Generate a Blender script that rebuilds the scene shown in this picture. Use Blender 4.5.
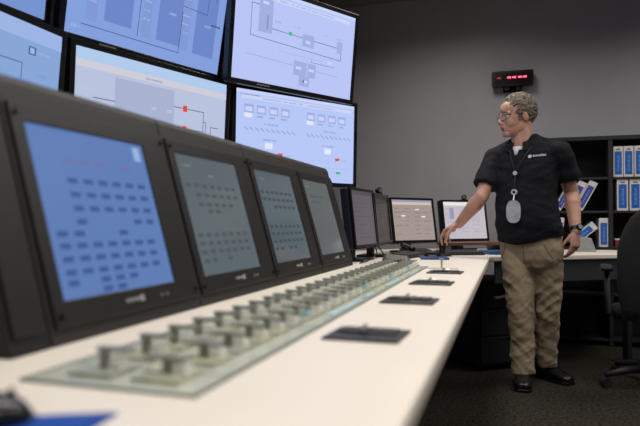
import bpy, bmesh, math, random
from mathutils import Vector, Matrix, Euler, noise

random.seed(7)
PI = math.pi
scene = bpy.context.scene
for o in list(bpy.data.objects):
    bpy.data.objects.remove(o, do_unlink=True)
COL = scene.collection


def S(r, g, b):
    """sRGB 0-255 to linear rgba"""
    def f(v):
        v /= 255.0
        return v / 12.92 if v <= 0.04045 else ((v + 0.055) / 1.055) ** 2.4
    return (f(r), f(g), f(b), 1.0)


# ------------------------------------------------------------------ camera
F_PX = 600.0
cam_d = bpy.data.cameras.new('camera')
cam_d.sensor_width = 36.0
cam_d.lens = 36.0 * F_PX / 640.0
cam_d.clip_start = 0.02
cam = bpy.data.objects.new('camera', cam_d)
COL.objects.link(cam)
cam.location = (0, 0, 1.0)
cam.rotation_euler = (PI / 2 + math.atan(9 / F_PX), 0, math.atan(188 / F_PX))
cam_d.dof.use_dof = True
cam_d.dof.focus_distance = 3.75
cam_d.dof.aperture_fstop = 2.2
scene.camera = cam

# ------------------------------------------------------------------ world, lights, exposure
w = bpy.data.worlds.new('world')
scene.world = w
w.use_nodes = True
w.node_tree.nodes['Background'].inputs[0].default_value = (0.02, 0.021, 0.024, 1)
w.node_tree.nodes['Background'].inputs[1].default_value = 0.0
scene.view_settings.view_transform = 'Standard'
scene.view_settings.look = 'None'
scene.view_settings.gamma = 1.0
scene.view_settings.exposure = 0.0
scene.view_settings.use_curve_mapping = False

CEIL = 3.085
WALL_Y = 5.62
# (x, y, watts) of the ceiling troffers the room is lit by
TROFFERS = [(x, y, 22) for x in (-0.35, 1.75) for y in (0.3, 2.2, 4.1)]      # even grid, all the same lamp
for (lx, ly, wt) in TROFFERS:
    ld = bpy.data.lights.new('ceiling_troffer_offscreen', 'AREA')
    ld.shape = 'RECTANGLE'
    ld.size = 0.54
    ld.size_y = 1.14
    ld.energy = wt
    ld.spread = math.radians(150)
    ld.color = (1.0, 0.955, 0.90)
    lo = bpy.data.objects.new('ceiling_troffer_offscreen', ld)
    COL.objects.link(lo)
    lo.location = (lx, ly, CEIL - 0.05)

# ------------------------------------------------------------------ materials
MATS = {}


def mat(name, col, rough=0.5, metal=0.0, var=0.06, nscale=30.0, bump=0.0, bscale=200.0, spec=0.5,
        emit=None, estr=0.0, alpha=1.0, trans=0.0, coat=0.0):
    if name in MATS:
        return MATS[name]
    m = bpy.data.materials.new(name)
    m.use_nodes = True
    nt = m.node_tree
    b = nt.nodes['Principled BSDF']
    b.inputs['Roughness'].default_value = rough
    b.inputs['Metallic'].default_value = metal
    b.inputs['Specular IOR Level'].default_value = spec
    b.inputs['Coat Weight'].default_value = coat
    tc = nt.nodes.new('ShaderNodeTexCoord')
    nz = nt.nodes.new('ShaderNodeTexNoise')
    nz.inputs['Scale'].default_value = nscale
    nz.inputs['Detail'].default_value = 3
    nt.links.new(tc.outputs['Object'], nz.inputs['Vector'])
    rp = nt.nodes.new('ShaderNodeValToRGB')
    rp.color_ramp.elements[0].position = 0.3
    rp.color_ramp.elements[1].position = 0.7
    rp.color_ramp.elements[0].color = tuple(max(0, c * (1 - var)) for c in col[:3]) + (1,)
    rp.color_ramp.elements[1].color = tuple(min(1, c * (1 + var)) for c in col[:3]) + (1,)
    nt.links.new(nz.outputs['Fac'], rp.inputs['Fac'])
    nt.links.new(rp.outputs['Color'], b.inputs['Base Color'])
    if bump:
        n2 = nt.nodes.new('ShaderNodeTexNoise')
        n2.inputs['Scale'].default_value = bscale
        n2.inputs['Detail'].default_value = 4
        nt.links.new(tc.outputs['Object'], n2.inputs['Vector'])
        bp = nt.nodes.new('ShaderNodeBump')
        bp.inputs['Strength'].default_value = bump
        bp.inputs['Distance'].default_value = 0.004
        nt.links.new(n2.outputs['Fac'], bp.inputs['Height'])
        nt.links.new(bp.outputs['Normal'], b.inputs['Normal'])
    if emit is not None:
        b.inputs['Emission Color'].default_value = emit
        b.inputs['Emission Strength'].default_value = estr
    b.inputs['Alpha'].default_value = alpha
    b.inputs['Transmission Weight'].default_value = trans
    MATS[name] = m
    return m


def glow(name, a, b, strength=1.0, rough=0.3, spec=0.15):
    """lit display: one even colour (mean of a and b)"""
    m = bpy.data.materials.new(name)
    m.use_nodes = True
    p = m.node_tree.nodes['Principled BSDF']
    p.inputs['Base Color'].default_value = (0.012, 0.013, 0.015, 1)
    p.inputs['Roughness'].default_value = rough
    p.inputs['Specular IOR Level'].default_value = spec
    p.inputs['Emission Color'].default_value = tuple((x + y) / 2 for x, y in zip(a, b))
    p.inputs['Emission Strength'].default_value = strength
    MATS[name] = m
    return m


def ink(name, col, strength=1.0):
    if name in MATS:
        return MATS[name]
    return mat(name, (0.01, 0.01, 0.01, 1), 0.35, spec=0.1, emit=col, estr=strength)


# ------------------------------------------------------------------ mesh builder
class MB:
    def __init__(self, xf=None):
        self.v, self.f, self.mi = [], [], []
        self.xf = xf or Matrix()

    def _add(self, vs, fs, mi=0):
        o = len(self.v)
        self.v += [tuple(self.xf @ Vector(p)) for p in vs]
        self.f += [tuple(o + i for i in f) for f in fs]
        self.mi += [mi] * len(fs)
        return self

    def box(self, x0, x1, y0, y1, z0, z1, mi=0, rot=None, c=None):
        vs = [(x, y, z) for x in (x0, x1) for y in (y0, y1) for z in (z0, z1)]
        if rot is not None:
            cc = Vector(c if c else ((x0 + x1) / 2, (y0 + y1) / 2, (z0 + z1) / 2))
            R = Euler(rot).to_matrix()
            vs = [tuple(cc + R @ (Vector(p) - cc)) for p in vs]
        fs = [(0, 1, 3, 2), (4, 6, 7, 5), (0, 4, 5, 1), (2, 3, 7, 6), (0, 2, 6, 4), (1, 5, 7, 3)]
        return self._add(vs, fs, mi)

    def prism(self, poly, axis, a, b, mi=0):
        """extrude 2-D polygon along axis from a to b. axis 'x': poly in (y,z); 'y': (x,z); 'z': (x,y)"""
        def P(p, t):
            return {'x': (t, p[0], p[1]), 'y': (p[0], t, p[1]), 'z': (p[0], p[1], t)}[axis]
        n = len(poly)
        vs = [P(p, a) for p in poly] + [P(p, b) for p in poly]
        fs = [tuple(range(n)), tuple(range(2 * n - 1, n - 1, -1))]
        fs += [(i, (i + 1) % n, n + (i + 1) % n, n + i) for i in range(n)]
        return self._add(vs, fs, mi)

    def frame(self, x0, x1, z0, z1, ix0, ix1, iz0, iz1, y0, y1, mi=0):
        """picture-frame ring in the xz plane between depth y0 (front) and y1"""
        o = [(x0, z0), (x1, z0), (x1, z1), (x0, z1)]
        i = [(ix0, iz0), (ix1, iz0), (ix1, iz1), (ix0, iz1)]
        vs = [(p[0], y0, p[1]) for p in o] + [(p[0], y0, p[1]) for p in i]
        vs += [(p[0], y1, p[1]) for p in o] + [(p[0], y1, p[1]) for p in i]
        fs = []
        for k in range(4):
            j = (k + 1) % 4
            fs += [(k, j, 4 + j, 4 + k), (8 + j, 8 + k, 12 + k, 12 + j), (k, 8 + k, 8 + j, j), (4 + k, 4 + j, 12 + j, 12 + k)]
        return self._add(vs, fs, mi)

    def tube(self, pts, r, n=8, mi=0, cap=True):
        pts = [Vector(p) for p in pts]
        rs = r if isinstance(r, (list, tuple)) else [r] * len(pts)
        vs, fs = [], []
        ref = None
        for k, p in enumerate(pts):
            a = pts[max(0, k - 1)]
            b = pts[min(len(pts) - 1, k + 1)]
            t = (b - a).normalized()
            if ref is None:
                ref = t.orthogonal().normalized()
            ref = (ref - t * ref.dot(t)).normalized()
            s = t.cross(ref)
            for i in range(n):
                an = 2 * PI * i / n
                vs.append(tuple(p + (ref * math.cos(an) + s * math.sin(an)) * rs[k]))
        for k in range(len(pts) - 1):
            for i in range(n):
                j = (i + 1) % n
                fs.append((k * n + i, k * n + j, (k + 1) * n + j, (k + 1) * n + i))
        if cap:
            fs.append(tuple(range(n - 1, -1, -1)))
            fs.append(tuple((len(pts) - 1) * n + i for i in range(n)))
        return self._add(vs, fs, mi)

    def ring(self, c, r, rr, axis='y', n=20, m=6, sx=1, sz=1, mi=0):
        vs, fs = [], []
        for i in range(n):
            a = 2 * PI * i / n
            for j in range(m):
                b = 2 * PI * j / m
                R = r + rr * math.cos(b)
                p = (R * math.cos(a) * sx, rr * math.sin(b), R * math.sin(a) * sz)
                if axis == 'z':
                    p = (p[0], p[2], p[1])
                vs.append((c[0] + p[0], c[1] + p[1], c[2] + p[2]))
        for i in range(n):
            for j in range(m):
                fs.append((i * m + j, i * m + (j + 1) % m, ((i + 1) % n) * m + (j + 1) % m, ((i + 1) % n) * m + j))
        return self._add(vs, fs, mi)

    def ell(self, c, r, R=None, n=16, m=10, mi=0):
        c = Vector(c)
        vs, fs = [], []
        R = R or Matrix.Identity(3)
        for i in range(1, m):
            th = PI * i / m
            for j in range(n):
                ph = 2 * PI * j / n
                vs.append(c + R @ Vector((r[0] * math.sin(th) * math.cos(ph), r[1] * math.sin(th) * math.sin(ph), r[2] * math.cos(th))))
        vs.append(c + R @ Vector((0, 0, r[2])))
        vs.append(c + R @ Vector((0, 0, -r[2])))
        t, b = len(vs) - 2, len(vs) - 1
        for i in range(m - 2):
            for j in range(n):
                k = (j + 1) % n
                fs.append((i * n + j, (i + 1) * n + j, (i + 1) * n + k, i * n + k))
        for j in range(n):
            k = (j + 1) % n
            fs.append((t, j, k))
            fs.append((b, (m - 2) * n + k, (m - 2) * n + j))
        return self._add(vs, fs, mi)

    def cone(self, p0, p1, r0, r1, n=12):
        """tapered capsule: round-ended limb"""
        p0, p1 = Vector(p0), Vector(p1)
        d = (p1 - p0).normalized()
        pts, rs = [], []
        for a in (90, 65, 40, 15):
            pts.append(p0 - d * r0 * math.sin(math.radians(a)))
            rs.append(max(r0 * math.cos(math.radians(a)), 1e-4))
        for a in (0, 25, 50, 75, 90):
            pts.append(p1 + d * r1 * math.sin(math.radians(a)))
            rs.append(max(r1 * math.cos(math.radians(a)), 1e-4))
        return self.tube(pts, rs, n)

    def loft(self, rings, n=28, mi=0):
        """rings: (center, axis_a vector, axis_b vector) ellipse half axes"""
        vs, fs = [], []
        for c, a, b in rings:
            c, a, b = Vector(c), Vector(a), Vector(b)
            for i in range(n):
                an = 2 * PI * i / n
                vs.append(tuple(c + a * math.cos(an) + b * math.sin(an)))
        for k in range(len(rings) - 1):
            for i in range(n):
                j = (i + 1) % n
                fs.append((k * n + i, k * n + j, (k + 1) * n + j, (k + 1) * n + i))
        fs.append(tuple(range(n - 1, -1, -1)))
        fs.append(tuple((len(rings) - 1) * n + i for i in range(n)))
        return self._add(vs, fs, mi)

    def mesh(self, name):
        me = bpy.data.meshes.new(name)
        me.from_pydata(self.v, [], self.f)
        me.polygons.foreach_set('material_index', self.mi)
        bm = bmesh.new()
        bm.from_mesh(me)
        bmesh.ops.recalc_face_normals(bm, faces=bm.faces)
        bm.to_mesh(me)
        bm.free()
        return me

    def build(self, name, mats, parent=None, bevel=0.0, smooth=False, seg=2):
        me = self.mesh(name)
        for m in (mats if isinstance(mats, (list, tuple)) else [mats]):
            me.materials.append(m)
        o = bpy.data.objects.new(name, me)
        COL.objects.link(o)
        o.parent = parent
        if smooth:
            me.polygons.foreach_set('use_smooth', [True] * len(me.polygons))
        if bevel:
            md = o.modifiers.new('bevel', 'BEVEL')
            md.width = bevel
            md.segments = seg
            md.limit_method = 'ANGLE'
            md.angle_limit = math.radians(40)
        return o


def tag(o, label=None, cat=None, group=None, kind=None):
    if label:
        o['label'] = label
    if cat:
        o['category'] = cat
    if group:
        o['group'] = group
    if kind:
        o['kind'] = kind
    return o


def thing(name, label, cat, loc=(0, 0, 0), rot=(0, 0, 0), group=None):
    o = bpy.data.objects.new(name, None)
    o.empty_display_size = 0.05
    COL.objects.link(o)
    o.location = loc
    o.rotation_euler = rot
    return tag(o, label, cat, group)


def RX(a):
    return Matrix.Rotation(a, 4, 'X')


def T(x, y, z):
    return Matrix.Translation((x, y, z))


# common materials
m_wall = mat('wall_paint', S(160, 158, 162), 0.85, var=0.03, nscale=3, bump=0.05, bscale=350)
m_ceil = mat('ceiling_tile', S(120, 116, 112), 0.9, var=0.05, nscale=8)
m_blackp = mat('black_plastic', S(30, 30, 32), 0.45, var=0.1)
m_gloss = mat('gloss_black', S(14, 14, 16), 0.25, var=0.1)
m_housing = mat('console_housing', S(34, 32, 30), 0.6, var=0.05, nscale=60, bump=0.05, bscale=600)
m_bezel = mat('console_bezel', S(17, 16, 16), 0.5, var=0.06, nscale=50)
m_dark = mat('dark_laminate', S(22, 22, 24), 0.6, var=0.15)
m_desk = mat('desk_laminate', S(236, 227, 214), 0.38, var=0.012, nscale=5)
m_silver = mat('satin_metal', S(190, 190, 192), 0.3, metal=0.9, var=0.04)
m_white = mat('white_print', S(225, 225, 225), 0.5)
m_steel = mat('frame_steel', S(40, 40, 42), 0.5, metal=0.5)


# ------------------------------------------------------------------ setting
def carpet():
    m = bpy.data.materials.new('carpet')
    m.use_nodes = True
    nt = m.node_tree
    b = nt.nodes['Principled BSDF']
    b.inputs['Roughness'].default_value = 1.0
    b.inputs['Specular IOR Level'].default_value = 0.05
    tc = nt.nodes.new('ShaderNodeTexCoord')
    n1 = nt.nodes.new('ShaderNodeTexNoise')
    n1.inputs['Scale'].default_value = 55
    n1.inputs['Detail'].default_value = 5
    n1.inputs['Roughness'].default_value = 0.75
    nt.links.new(tc.outputs['Object'], n1.inputs['Vector'])
    r = nt.nodes.new('ShaderNodeValToRGB')
    r.color_ramp.elements[0].position = 0.36
    r.color_ramp.elements[1].position = 0.66
    r.color_ramp.elements[0].color = S(20, 19, 17)
    r.color_ramp.elements[1].color = S(70, 65, 58)
    nt.links.new(n1.outputs['Fac'], r.inputs['Fac'])
    nt.links.new(r.outputs['Color'], b.inputs['Base Color'])
    bp = nt.nodes.new('ShaderNodeBump')
    bp.inputs['Strength'].default_value = 0.6
    bp.inputs['Distance'].default_value = 0.01
    nt.links.new(n1.outputs['Fac'], bp.inputs['Height'])
    nt.links.new(bp.outputs['Normal'], b.inputs['Normal'])
    return m


XL, XR, YB = -2.95, 3.3, -2.6
tag(MB().box(XL, XR, YB, WALL_Y, -0.08, 0).build('floor', carpet()), 'dark speckled carpet floor under the desk and man', 'floor', kind='structure')
tag(MB().box(XL, XR, YB, WALL_Y, CEIL, CEIL + 0.1).build('ceiling', m_ceil), 'grey ceiling meeting the back wall', 'ceiling', kind='structure')
tag(MB().box(XL, XR, WALL_Y, WALL_Y + 0.12, -0.08, CEIL + 0.1).build('wall_back', m_wall), 'plain grey painted wall behind the standing man', 'wall', kind='structure')
tag(MB().box(XL - 0.12, XL, YB, WALL_Y + 0.12, -0.08, CEIL + 0.1).build('wall_left', m_wall), 'grey wall behind the video wall', 'wall', kind='structure')
tag(MB().box(XR, XR + 0.12, YB, WALL_Y + 0.12, -0.08, CEIL + 0.1).build('wall_right', m_wall), 'grey wall on the bookcase side', 'wall', kind='structure')
tag(MB().box(XL - 0.12, XR + 0.12, YB - 0.12, YB, -0.08, CEIL + 0.1).build('wall_front', m_wall), 'grey wall opposite the bookcase', 'wall', kind='structure')
tag(MB().box(XL, XR, WALL_Y - 0.012, WALL_Y, 0, 0.1).build('baseboard_back', m_dark), 'dark baseboard along the back wall', 'baseboard', kind='structure')

m_diff = mat('light_diffuser', S(240, 235, 225), 0.6)
for i, (lx, ly, wt) in enumerate(TROFFERS):
    t = thing('ceiling_light', 'recessed rectangular ceiling light with a milky diffuser', 'ceiling light', (lx, ly, CEIL), group='ceiling troffers')
    MB(RX(PI / 2)).frame(-0.3, 0.3, -0.6, 0.6, -0.275, 0.275, -0.575, 0.575, 0.0, 0.035).build('frame', m_white, t)
    MB().box(-0.275, 0.275, -0.575, 0.575, -0.02, -0.006).build('diffuser', m_diff, t)

# ------------------------------------------------------------------ worktop and bases
DESK = 0.78
outline = [(-0.11, 0.2), (-0.11, 3.96), (-0.085, 4.02), (0.9, 4.71), (0.9, 5.2), (-0.2, 5.2), (-0.85, 4.95), (-1.25, 4.3), (-1.25, 0.2)]
wt = MB().prism(outline, 'z', DESK - 0.035, DESK).build('worktop', m_desk, bevel=0.008, seg=3)
tag(wt, 'long cream white laminate worktop running along the console and bending behind the man', 'worktop')
# recessed access plates
m_plate = mat('plate_black', S(34, 33, 34), 0.4, var=0.08)
HL = ('opposite the blue-screen console unit', 'opposite the dull grey console screen', 'opposite the slate console screen', 'opposite the end console screen')
for i, y in enumerate((1.135, 1.66, 2.165, 2.645)):
    t = thing('access_hatch', 'black hatch plate with silver latch in the worktop, ' + HL[i], 'hatch', (-0.26, y, DESK), group='hatches along the worktop')
    MB().prism([(-0.075, -0.062), (0.07, -0.062), (0.075, 0.062), (-0.07, 0.062)], 'z', 0, 0.005).build('plate', m_plate, t, bevel=0.0015)
    MB().box(-0.058, 0.055, -0.004, 0.05, 0.005, 0.009).build('lid', m_plate, t, bevel=0.0015)
    MB().box(-0.008, -0.002, -0.01, 0.012, 0.009, 0.022).box(-0.015, -0.008, -0.004, 0.02, 0.009, 0.016).build('latch', m_silver, t)
    MB().tube([(0.002, 0.02, 0.012), (0.016, 0.02, 0.012)], 0.004, 8).build('pin', m_silver, t)
# base cabinets under the main run: one unit per console bay
for i in range(4):
    y0 = 0.3 + i * 0.9
    t = thing('base_cabinet', 'black cabinet under the long worktop with a plain recessed front', 'cabinet', (-0.8, y0 + 0.45, 0), group='cabinets under the long worktop')
    MB().box(-0.35, 0.24, -0.447, 0.447, 0.08, 0.743).build('body', m_dark, t, bevel=0.004)
    MB().box(-0.33, 0.2, -0.44, 0.44, 0.0, 0.08).build('plinth', m_gloss, t)
    MB().box(0.24, 0.256, -0.43, 0.43, 0.1, 0.73).build('door', m_dark, t, bevel=0.003)
# return: apron and a drawer pedestal with a chrome handle
ang = math.atan2(0.69, 0.985)
ap = thing('desk_apron', 'dark steel apron panel below the bent end of the worktop', 'panel', (-0.085, 4.02, 0), (0, 0, ang))
MB().box(0.03, 1.17, 0.03, 0.05, 0.6, 0.744).build('panel', mat('apron_grey', S(52, 56, 60), 0.5), ap, bevel=0.002)
MB().box(1.12, 1.16, 0.05, 0.1, 0.0, 0.744).build('leg', m_dark, ap, bevel=0.002)
pd = thing('drawer_pedestal', 'black drawer pedestal with chrome pull under the bent worktop end', 'drawer unit', (-0.02, 4.28, 0), (0, 0, ang))
MB().box(-0.21, 0.21, 0.0, 0.45, 0.03, 0.6).build('body', m_dark, pd, bevel=0.004)
for k in range(3):
    z0 = 0.05 + k * 0.185
    d = MB().box(-0.2, 0.2, -0.016, 0.0, z0, z0 + 0.175).build('drawer', m_dark, pd, bevel=0.003)
    if k == 2:
        h = MB().tube([(-0.1, -0.016, z0 + 0.07), (-0.098, -0.05, z0 + 0.075), (0.018, -0.05, z0 + 0.095), (0.02, -0.016, z0 + 0.1)], 0.010, 8)
        h.build('handle', mat('handle_satin', S(205, 205, 205), 0.45, metal=0.3), d, smooth=True)
    else:
        MB().box(-0.06, 0.06, -0.019, -0.016, z0 + 0.155, z0 + 0.165).build('finger_grip', m_gloss, d)

# ------------------------------------------------------------------ console bank with built-in screens
BX, BL = -0.755, 0.498
LEAN = math.atan2(0.136, 0.479)
m_g1 = glow('console_screen_blue', S(112, 132, 174), S(62, 110, 182), 1.0, spec=0.06)
m_g2 = glow('console_screen_grey', S(84, 92, 96), S(92, 106, 110), 1.0, rough=0.12, spec=0.5)
m_g3 = glow('console_screen_slate', S(88, 96, 100), S(70, 88, 96), 1.0, rough=0.12, spec=0.5)
m_g4 = glow('console_screen_dim', S(92, 98, 98), S(62, 70, 72), 1.0, rough=0.12, spec=0.5)
k_navy = ink('ink_navy', S(58, 84, 140))
k_slate = ink('ink_slate', S(58, 72, 80))
k_grey = ink('ink_grey', S(72, 82, 88))
k_red = ink('ink_red', S(196, 60, 66))
k_white = ink('ink_white', S(226, 230, 250))
k_pale = ink('ink_pale', S(150, 175, 220))
k_pale2 = ink('ink_pale_grey', S(120, 126, 128))
k_redpale = ink('ink_pink', S(216, 196, 202))


class Diagram:
    """flat print on a display; u from left, v from top, in 0..1"""
    def __init__(self, x0, x1, z0, z1, y, xf=None):
        self.b = MB(xf)
        self.r = (x0, x1, z0, z1)
        self.y = y
        self.n = 0

    def P(self, u, v):
        x0, x1, z0, z1 = self.r
        return (x0 + (x1 - x0) * u, self.y, z1 - (z1 - z0) * v)

    def rect(self, u0, v0, u1, v1, mi):
        # a step forward of what was drawn before, so nothing is coplanar
        y = self.y - 0.00002 * self.n
        self.n += 1
        ps = [self.P(u0, v0), self.P(u1, v0), self.P(u1, v1), self.P(u0, v1)]
        self.b._add([(p[0], y, p[2]) for p in ps], [(0, 1, 2, 3)], mi)

    def line(self, pts, wd, mi):
        y = self.y - 0.00002 * self.n
        self.n += 1
        for a, c in zip(pts, pts[1:]):
            A, B = Vector(self.P(*a)), Vector(self.P(*c))
            A.y = B.y = y
            d = (B - A).normalized()
            s = Vector((-d.z, 0, d.x)) * wd / 2
            e = d * wd / 2
            self.b._add([A - s - e, B - s + e, B + s + e, A + s - e], [(0, 1, 2, 3)], mi)

    def word(self, u, v, n, h, mi, cw=0.008):
        for k in range(n):
            if random.random() < 0.85:
                self.rect(u + k * cw, v + random.random() * h * 0.2, u + k * cw + cw * 0.7, v + h, mi)

    def build(self, mats, parent):
        return tag(self.b.build('diagram', mats, parent), kind='stuff')


def console_unit(y0, width, screen_mat, label, draw, group='console screen units'):
    t = thing('console_unit', label, 'console', (BX, y0, DESK), (0, 0, PI / 2), group)
    prof = [(0, 0), (0.136, 0.482), (0.143, 0.494), (0.155, 0.499), (0.22, 0.49), (0.42, 0.45), (0.42, 0)]
    MB().prism(prof, 'x', 0.002, width - 0.002).build('housing', m_housing, t, bevel=0.003)
    xf = RX(-LEAN)
    a, b, c, d = 0.044, 0.424, 0.078, 0.424
    bz = MB(xf).frame(0.012, width - 0.008, 0.03, 0.462, a, b, c, d, -0.0075, 0.002).build('bezel', m_bezel, t, bevel=0.003)
    for (sx, sz) in ((0.026, 0.44), (width - 0.022, 0.44), (0.026, 0.05), (width - 0.022, 0.05)):
        MB(xf).tube([(sx, -0.007, sz), (sx, -0.0115, sz)], 0.0055, 10).build('screw', m_gloss, bz)
    lg = MB(xf)
    for k in range(6):
        lg.box(0.22 + k * 0.0085, 0.22 + k * 0.0085 + 0.005, -0.0088, -0.0075, 0.051, 0.059)
    lg.box(0.27, 0.283, -0.0088, -0.0075, 0.048, 0.062)
    lg.build('logo', mat('console_print', S(150, 150, 150), 0.5), bz)
    for k in range(2):
        MB(xf).tube([(0.352 + k * 0.022, -0.007, 0.052), (0.352 + k * 0.022, -0.0105, 0.052)], 0.0045, 10).build('button', m_silver, bz)
    MB(xf).box(a - 0.004, b + 0.004, -0.003, -0.001, c - 0.004, d + 0.004).build('display', screen_mat, t)
    dg = Diagram(a, b, c, d, -0.0036, xf)
    draw(dg)
    return t, dg


def keys(dg, rows, mi, u0=0.2, du=0.125, w=0.078, h=0.032):
    for v, cols in rows:
        for k in cols:
            dg.rect(u0 + k * du, v, u0 + k * du + w, v + h, mi)


def draw1(dg):
    keys(dg, [(0.30, range(1, 7)), (0.385, range(1, 7)), (0.47, range(1, 7)), (0.55, (1, 5, 6))], 0, 0.1)
    keys(dg, [(0.62, (0, 1, 4)), (0.69, range(0, 7)), (0.765, range(0, 7)), (0.84, range(0, 7)), (0.90, (0, 2, 3, 4)), (0.955, (2, 3))], 0, 0.06)
    keys(dg, [(0.19, (1, 2, 3, 5))], 2, 0.1, h=0.012)
    dg.rect(0.88, 0.03, 0.95, 0.13, 3)


def draw_grey(dg):
    keys(dg, [(0.24, range(0, 7)), (0.32, range(1, 7)), (0.40, range(1, 6)), (0.46, (2, 3))], 0, 0.06)
    keys(dg, [(0.66, range(0, 7)), (0.73, range(0, 7)), (0.80, range(0, 7)), (0.87, (0, 1, 3))], 0, 0.06)
    dg.word(0.1, 0.08, 14, 0.02, 1)
    dg.word(0.45, 0.15, 10, 0.02, 1)


def draw3(dg):
    keys(dg, [(0.22, range(0, 7)), (0.30, range(0, 7)), (0.38, range(2, 7))], 0, 0.06)
    keys(dg, [(0.6, range(0, 7)), (0.68, range(0, 7)), (0.76, range(0, 7)), (0.84, (0, 1, 3, 4))], 0, 0.06)
    dg.word(0.1, 0.08, 16, 0.02, 1)


def draw4(dg):
    keys(dg, [(0.2, range(1, 5)), (0.28, range(1, 4))], 0, 0.06)
    dg.word(0.1, 0.08, 12, 0.02, 1)


UW = 0.53
t, dg = console_unit(0.86, UW, m_g1, 'dark grey console unit with a bright blue touch screen of dark keys', draw1)
dg.build([k_navy, k_red, ink('ink_faint_red', S(120, 100, 150)), k_pale, k_redpale], t)
t, dg = console_unit(0.86 + UW, UW, m_g2, 'grey console unit with a dull grey screen of keys beside the blue-screen unit', draw_grey)
dg.build([k_grey, k_pale2], t)
t, dg = console_unit(0.86 + 2 * UW, UW, m_g3, 'grey console unit with slate screen between the dull grey screen and the end unit', draw3)
dg.build([k_slate, k_pale2], t)
t, dg = console_unit(0.86 + 3 * UW, UW, m_g4, 'end console unit with a dim nearly empty screen, beside the mauve desk monitor', draw4)
dg.build([k_grey, k_pale2], t)
# blank end strip of the bank and the angled wing that follows it
e = thing('console_end', 'narrow blank black console strip next to the blue-screen unit', 'console', (BX, 0.765, DESK), (0, 0, PI / 2))
prof = [(0, 0), (0.136, 0.482), (0.143, 0.494), (0.155, 0.499), (0.22, 0.49), (0.42, 0.45), (0.42, 0)]
MB().prism(prof, 'x', 0.002, 0.093).build('housing', m_bezel, e, bevel=0.003)
MB(RX(-LEAN)).box(0.012, 0.085, -0.006, 0.002, 0.03, 0.45).build('cover_panel', m_bezel, e, bevel=0.002)

# ------------------------------------------------------------------ switch panel let into the worktop
m_tray = mat('panel_glass_green', S(192, 196, 184), 0.15, var=0.12, nscale=14, coat=0.3)
m_tile = mat('switch_tile', S(172, 174, 150), 0.45, var=0.25, nscale=25)
m_tile2 = mat('switch_tile_grey', S(160, 166, 156), 0.45, var=0.2, nscale=25)
m_hand = mat('switch_cover_grey', S(150, 153, 143), 0.3, var=0.12, nscale=40, alpha=0.85)
m_butt = mat('switch_button_white', S(232, 230, 220), 0.4)
m_blueb = mat('button_and_reflection_blue', S(170, 204, 214), 0.3)  # blue buttons, and the reflections painted on the panel
m_edge = mat('panel_edge', S(110, 122, 116), 0.3, metal=0.3)
PY0, PY1 = 0.67, 2.96
PXA, PXB = -0.64, -0.378
cp = thing('control_panel', 'long greenish switch panel set in the worktop in front of the console screens', 'control panel', (0, 0, DESK))
cuts = [PY0, 0.772, 1.32, 1.87, 2.42, PY1]
for a, b in zip(cuts, cuts[1:]):
    tr = MB().box(PXA, PXB, a + 0.002, b - 0.002, 0.0, 0.004).build('panel_plate', m_tray, cp, bevel=0.001)
    MB(T(0, 0, 0.002) @ RX(PI / 2)).frame(PXA - 0.006, PXB + 0.006, -b, -a, PXA, PXB, -(b - 0.004), -(a + 0.004), -0.004, 0.002).build('edge_strip', m_edge, tr)
for ya, yb in ((1.34, 1.62), (1.70, 1.78), (2.02, 2.26), (2.5, 2.6)):  # pale blue reflections along the panel, painted as thin strips
    strip = MB().box(-0.40, -0.386, ya, yb, 0.004, 0.0055).build('painted_reflection', m_blueb, cp)
    tag(strip, 'pale blue reflection painted on the panel')
base_me = MB().box(-0.036, 0.036, -0.034, 0.034, 0, 0.006).mesh('switch_base')
h = MB().box(-0.006, 0.006, -0.005, 0.005, 0.006, 0.033)
h.prism([(-0.009, -0.008), (0.046, -0.008), (0.046, 0.008), (-0.009, 0.008)], 'z', 0.032, 0.037)
hand_a = h.mesh('switch_cover_angle')
h = MB().box(-0.006, 0.006, -0.005, 0.005, 0.006, 0.028)
h.prism([(-0.032, -0.009), (0.03, -0.009), (0.03, 0.009), (-0.032, 0.009)], 'z', 0.026, 0.031)
hand_b = h.mesh('switch_cover_tee')
bm_ = MB()
bm_.box(0.014, 0.033, -0.010, 0.012, 0.006, 0.019)
butt_me = bm_.mesh('switch_button')
for me, m in ((hand_a, m_hand), (hand_b, m_hand), (base_me, m_tile), (butt_me, m_butt)):
    me.materials.append(m)
base2_me = base_me.copy()
base2_me.materials[0] = m_tile2
butt2_me = butt_me.copy()
butt2_me.materials[0] = m_blueb


def link(name, me, parent, loc):
    o = bpy.data.objects.new(name, me)
    COL.objects.link(o)
    o.parent = parent
    o.location = loc
    return o


for k in range(27):
    y = 0.735 + k * 0.0845 + (0.02 if 0 < k < 8 else 0)
    for row, x in ((0, -0.555), (1, -0.452)):
        b = link('switch', base_me if (k + row) % 3 else base2_me, cp, (x, y, 0.004))
        link('cover', hand_a if row == 0 else hand_b, b, (0, 0, 0))
        link('button', butt2_me if (row == 1 and k in (6, 13, 18, 23)) else butt_me, b, (0, 0, 0))

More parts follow.
